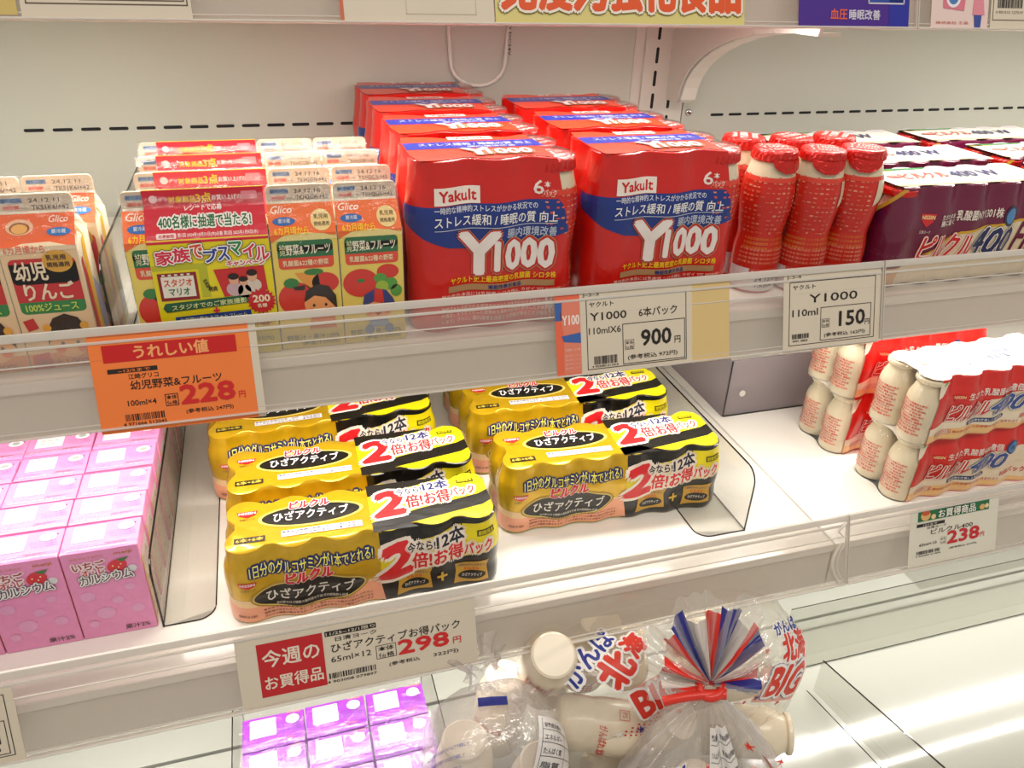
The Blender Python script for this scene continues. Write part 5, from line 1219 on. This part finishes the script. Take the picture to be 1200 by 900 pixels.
def art_298(p):
    W_, h = 19.8, 6.3
    p.rect(1.6, .75, 6.8, 5.5, 'bf1c22', 1); p.text('今週の', 1.95, 3.35, 4.5, 1.5, 'e6d8c6', 2, bold=.03); p.text('お買得品', 1.95, 1.35, 4.6, 1.2, 'e6d8c6', 2, bold=.03)
    p.rect(7.0, 5.05, 11.2, 5.5, K, 1); p.text('11/25~12/1限り', 7.1, 5.12, 4.0, .3, 'd9cdb9', 2, bold=.02)
    p.text('日清ヨーク', 7.8, 4.5, 3.4, .38, K, 1); p.text('ひざアクティブお得パック', 7.4, 3.5, 10.9, .82, K, 1, bold=.02)
    p.text('65ml×12', 7.3, 2.65, 3.3, .5, K, 1, bold=.005); p.frame(11.0, 2.1, 12.7, 3.35, .05, K, 1); p.text('本体', 11.2, 2.8, 1.3, .42, K, 2); p.text('価格', 11.2, 2.2, 1.3, .42, K, 2)
    p.text('298', 12.9, 2.15, 4.3, 1.25, 'd02222', 2, bold=.06); p.text('円', 17.6, 2.15, .7, .6, 'd02222', 2, bold=.02)
    p.text('(参考税込', 12.0, 1.2, 2.6, .42, K, 1); p.text('322円)', 15.8, 1.2, 2.2, .42, K, 1); p.bars(7.0, 1.2, 3.9, .5, K, 1, 44); p.text('4 903008 079897', 6.8, .8, 4.1, .24, K, 1)
card('price_card', 'wide cream price card with red square reading 298 yen', -5.7, 14.0, .95, 7.25, D2, -H, 'card_cream', art_298)
def art_238(p):
    p.rect(.95, 4.9, 10.1, 6.0, '1c6a3c', 1); p.text('お買得商品', 3.5, 5.0, 4.8, .9, 'f3efe2', 3, bold=.03, outs=((.04, '0e3a20'),)); p.ell(1.9, 5.5, .6, .55, 'e0b070', 2); p.ell(1.9, 5.75, .5, .25, 'c8522a', 3); p.ell(9.2, 5.3, .35, .3, 'e0b070', 2); p.ell(9.8, 5.35, .25, .25, 'e8d8a0', 2); p.ell(2.9, 5.25, .3, .28, 'e8c890', 2)
    p.rect(.85, 4.3, 4.4, 4.65, K, 1); p.text('12/1まで', 1.7, 4.36, 1.7, .22, 'd9d2c0', 2); p.text('日清ヨーク', 2.2, 3.95, 2.4, .28, K, 1); p.text('ピルクル400', 2.7, 3.3, 5.4, .55, K, 1, bold=.02)
    p.text('238', 4.9, 1.9, 4.1, 1.35, 'c8202a', 2, bold=.06); p.text('円', 9.2, 1.95, .5, .5, 'c8202a', 2)
    p.text('65ml×10', 1.3, 2.15, 2.2, .32, K, 1); p.frame(4.0, 2.0, 4.75, 2.75, .03, '8a8070', 1); p.text('本体', 4.05, 2.4, .6, .25, '8a8070', 1); p.text('価格', 4.05, 2.05, .6, .25, '8a8070', 1)
    p.bars(1.0, 1.25, 3.0, .38, K, 1, 34); p.text('4 903008 011804', .9, 1.0, 3.2, .16, K, 1); p.text('(参考税込 257円)', 5.2, 1.2, 3.6, .26, K, 1)
card('price_card', 'cream price card with green header reading 238 yen at the right', 59.9, 71.3, 1.05, 7.2, D2, -H, 'card_white', art_238)
def art_8(p):
    p.frame(-3, .5, 10.0, 5.6, .06, K, 1); p.text('カルシウム', 4.8, 4.0, 4.6, .7, K, 1, bold=.01); p.frame(3.2, .7, 9.7, 3.5, .06, K, 1); p.text('228', 5.2, 1.7, 2.7, 1.35, K, 1, bold=.04); p.text('円', 8.5, 1.6, .7, .7, K, 1, bold=.02); p.text('(参考税込 241円)', 4.4, .95, 4.7, .45, K, 1)
card('price_card', 'cream price card cut off at the lower left corner of the picture', -32, -21.4, 1.2, 7.35, D2, -H, 'card_cream', art_8)
# cards on the top rail
ty, tz = D0, H0
def art_279(p):
    p.frame(.3, .75, 9.6, 6.4, .07, '5a4838', 1); p.frame(3.3, 1.0, 9.4, 3.9, .07, '5a4838', 1); p.text('(参考税込', 3.9, 1.25, 2.3, .5, K, 1, bold=.01); p.text('279円)', 6.7, 1.25, 2.2, .5, K, 1, bold=.01); p.text('4902705 110045', .5, 1.2, 2.3, .3, '8a7a68', 1); p.rect(-1.3, .1, -.2, 6, 'cdb46a', 1)
card('price_card', 'beige price card reading 279 yen at the top left', -12.2, -2.4, .6, 7.25, ty, tz, 'card_cream', art_279)
card('promo_card', 'faded pale card left of the yellow banner on the top rail', 7.0, 17.8, .6, 7.3, ty, tz, 'card_cream', lambda p: (p.rect(0, 0, .25, 6.6, 'c86a4a', 1), p.frame(4.5, .5, 9.5, 5, .05, 'c9bba6', 1)))
def art_banner(p):
    p.rect(0, 0, 20.2, 6.75, 'd8cb80', 0)
    for k, ch in enumerate('免疫力強化食品'):
        p.text(ch, .5 + 2.78 * k, .95, 2.5, 3.2, 'e0531c', 5, bold=.09, outs=((.22, '8a7a3a'), (.17, 'efe6d8')))
card('banner_card', 'yellow banner with bold orange lettering on the top rail', 17.9, 38.1, .6, 7.3, ty, tz, 'card_cream', art_banner)
def art_purple(p):
    p.rect(0, 0, 10.7, 6.7, '46208a', 0); p.rect(8.7, 0, 10.7, 6.7, '22289a', 1); p.text('血圧', 3.0, .55, 1.6, .8, 'e0603a', 2, bold=.04); p.text('睡眠改善', 4.8, .55, 3.0, .75, 'cfcadc', 2, bold=.04)
    p.frame(6.6, 1.75, 10.2, 5.5, .12, 'cfc8d8', 2); p.rect(6.75, 1.9, 10.1, 5.4, '2a4aa0', 1)
    for k in range(4): p.text('乳酸菌飲料 毎日の健康', 6.95, 2.1 + .5 * k, 2.6, .3, 'a8b4d8', 3)
card('promo_card', 'purple promotional card on the top rail', 43.0, 53.7, .6, 7.3, ty, tz, 'card_cream', art_purple)
def art_pink(p):
    p.rect(0, 0, 6.0, 6.7, 'e6cdc6', 0); p.poly([(1.2, 1.6), (3.4, 1.4), (3.6, 3.4), (1.1, 3.6)], 'd8788a', 2); p.ell(2.2, 2.4, .75, .75, 'efe6ec', 3); p.ell(2.2, 2.4, .5, .5, '4a7ab8', 4); p.text('株式会社 食品', .5, .35, 3.4, .22, 'c87a70', 2)
    p.ell(4.9, 3.1, .95, .7, 'd8965a', 2); p.ell(4.9, 2.85, .6, .5, 'f0c8a0', 3); p.poly([(4.4, 2.4), (5.4, 2.4), (5.6, 1.1), (4.3, 1.1)], 'e08a9a', 2); p.poly([(4.45, 1.1), (5.3, 1.1), (5.2, .0), (4.6, .0)], '3a4a9a', 2)
card('promo_card', 'pink card with a girl and a carton drawn on it at the top right', 56.0, 62.0, .6, 7.35, ty, tz, 'card_cream', art_pink)
def art_bar(p):
    p.frame(.2, .7, 9.8, 6.4, .06, '5a4838', 1); p.bars(.7, 1.7, 2.7, 1.1, K, 1, 40); p.text('4 901515 127519', .5, 1.25, 3.0, .22, '8a7a68', 1); p.frame(3.9, .9, 9.6, 3.7, .06, '5a4838', 1)
card('price_card', 'beige price card with barcode at the top right corner', 62.3, 72.5, .6, 7.35, ty, tz, 'card_cream', art_bar)
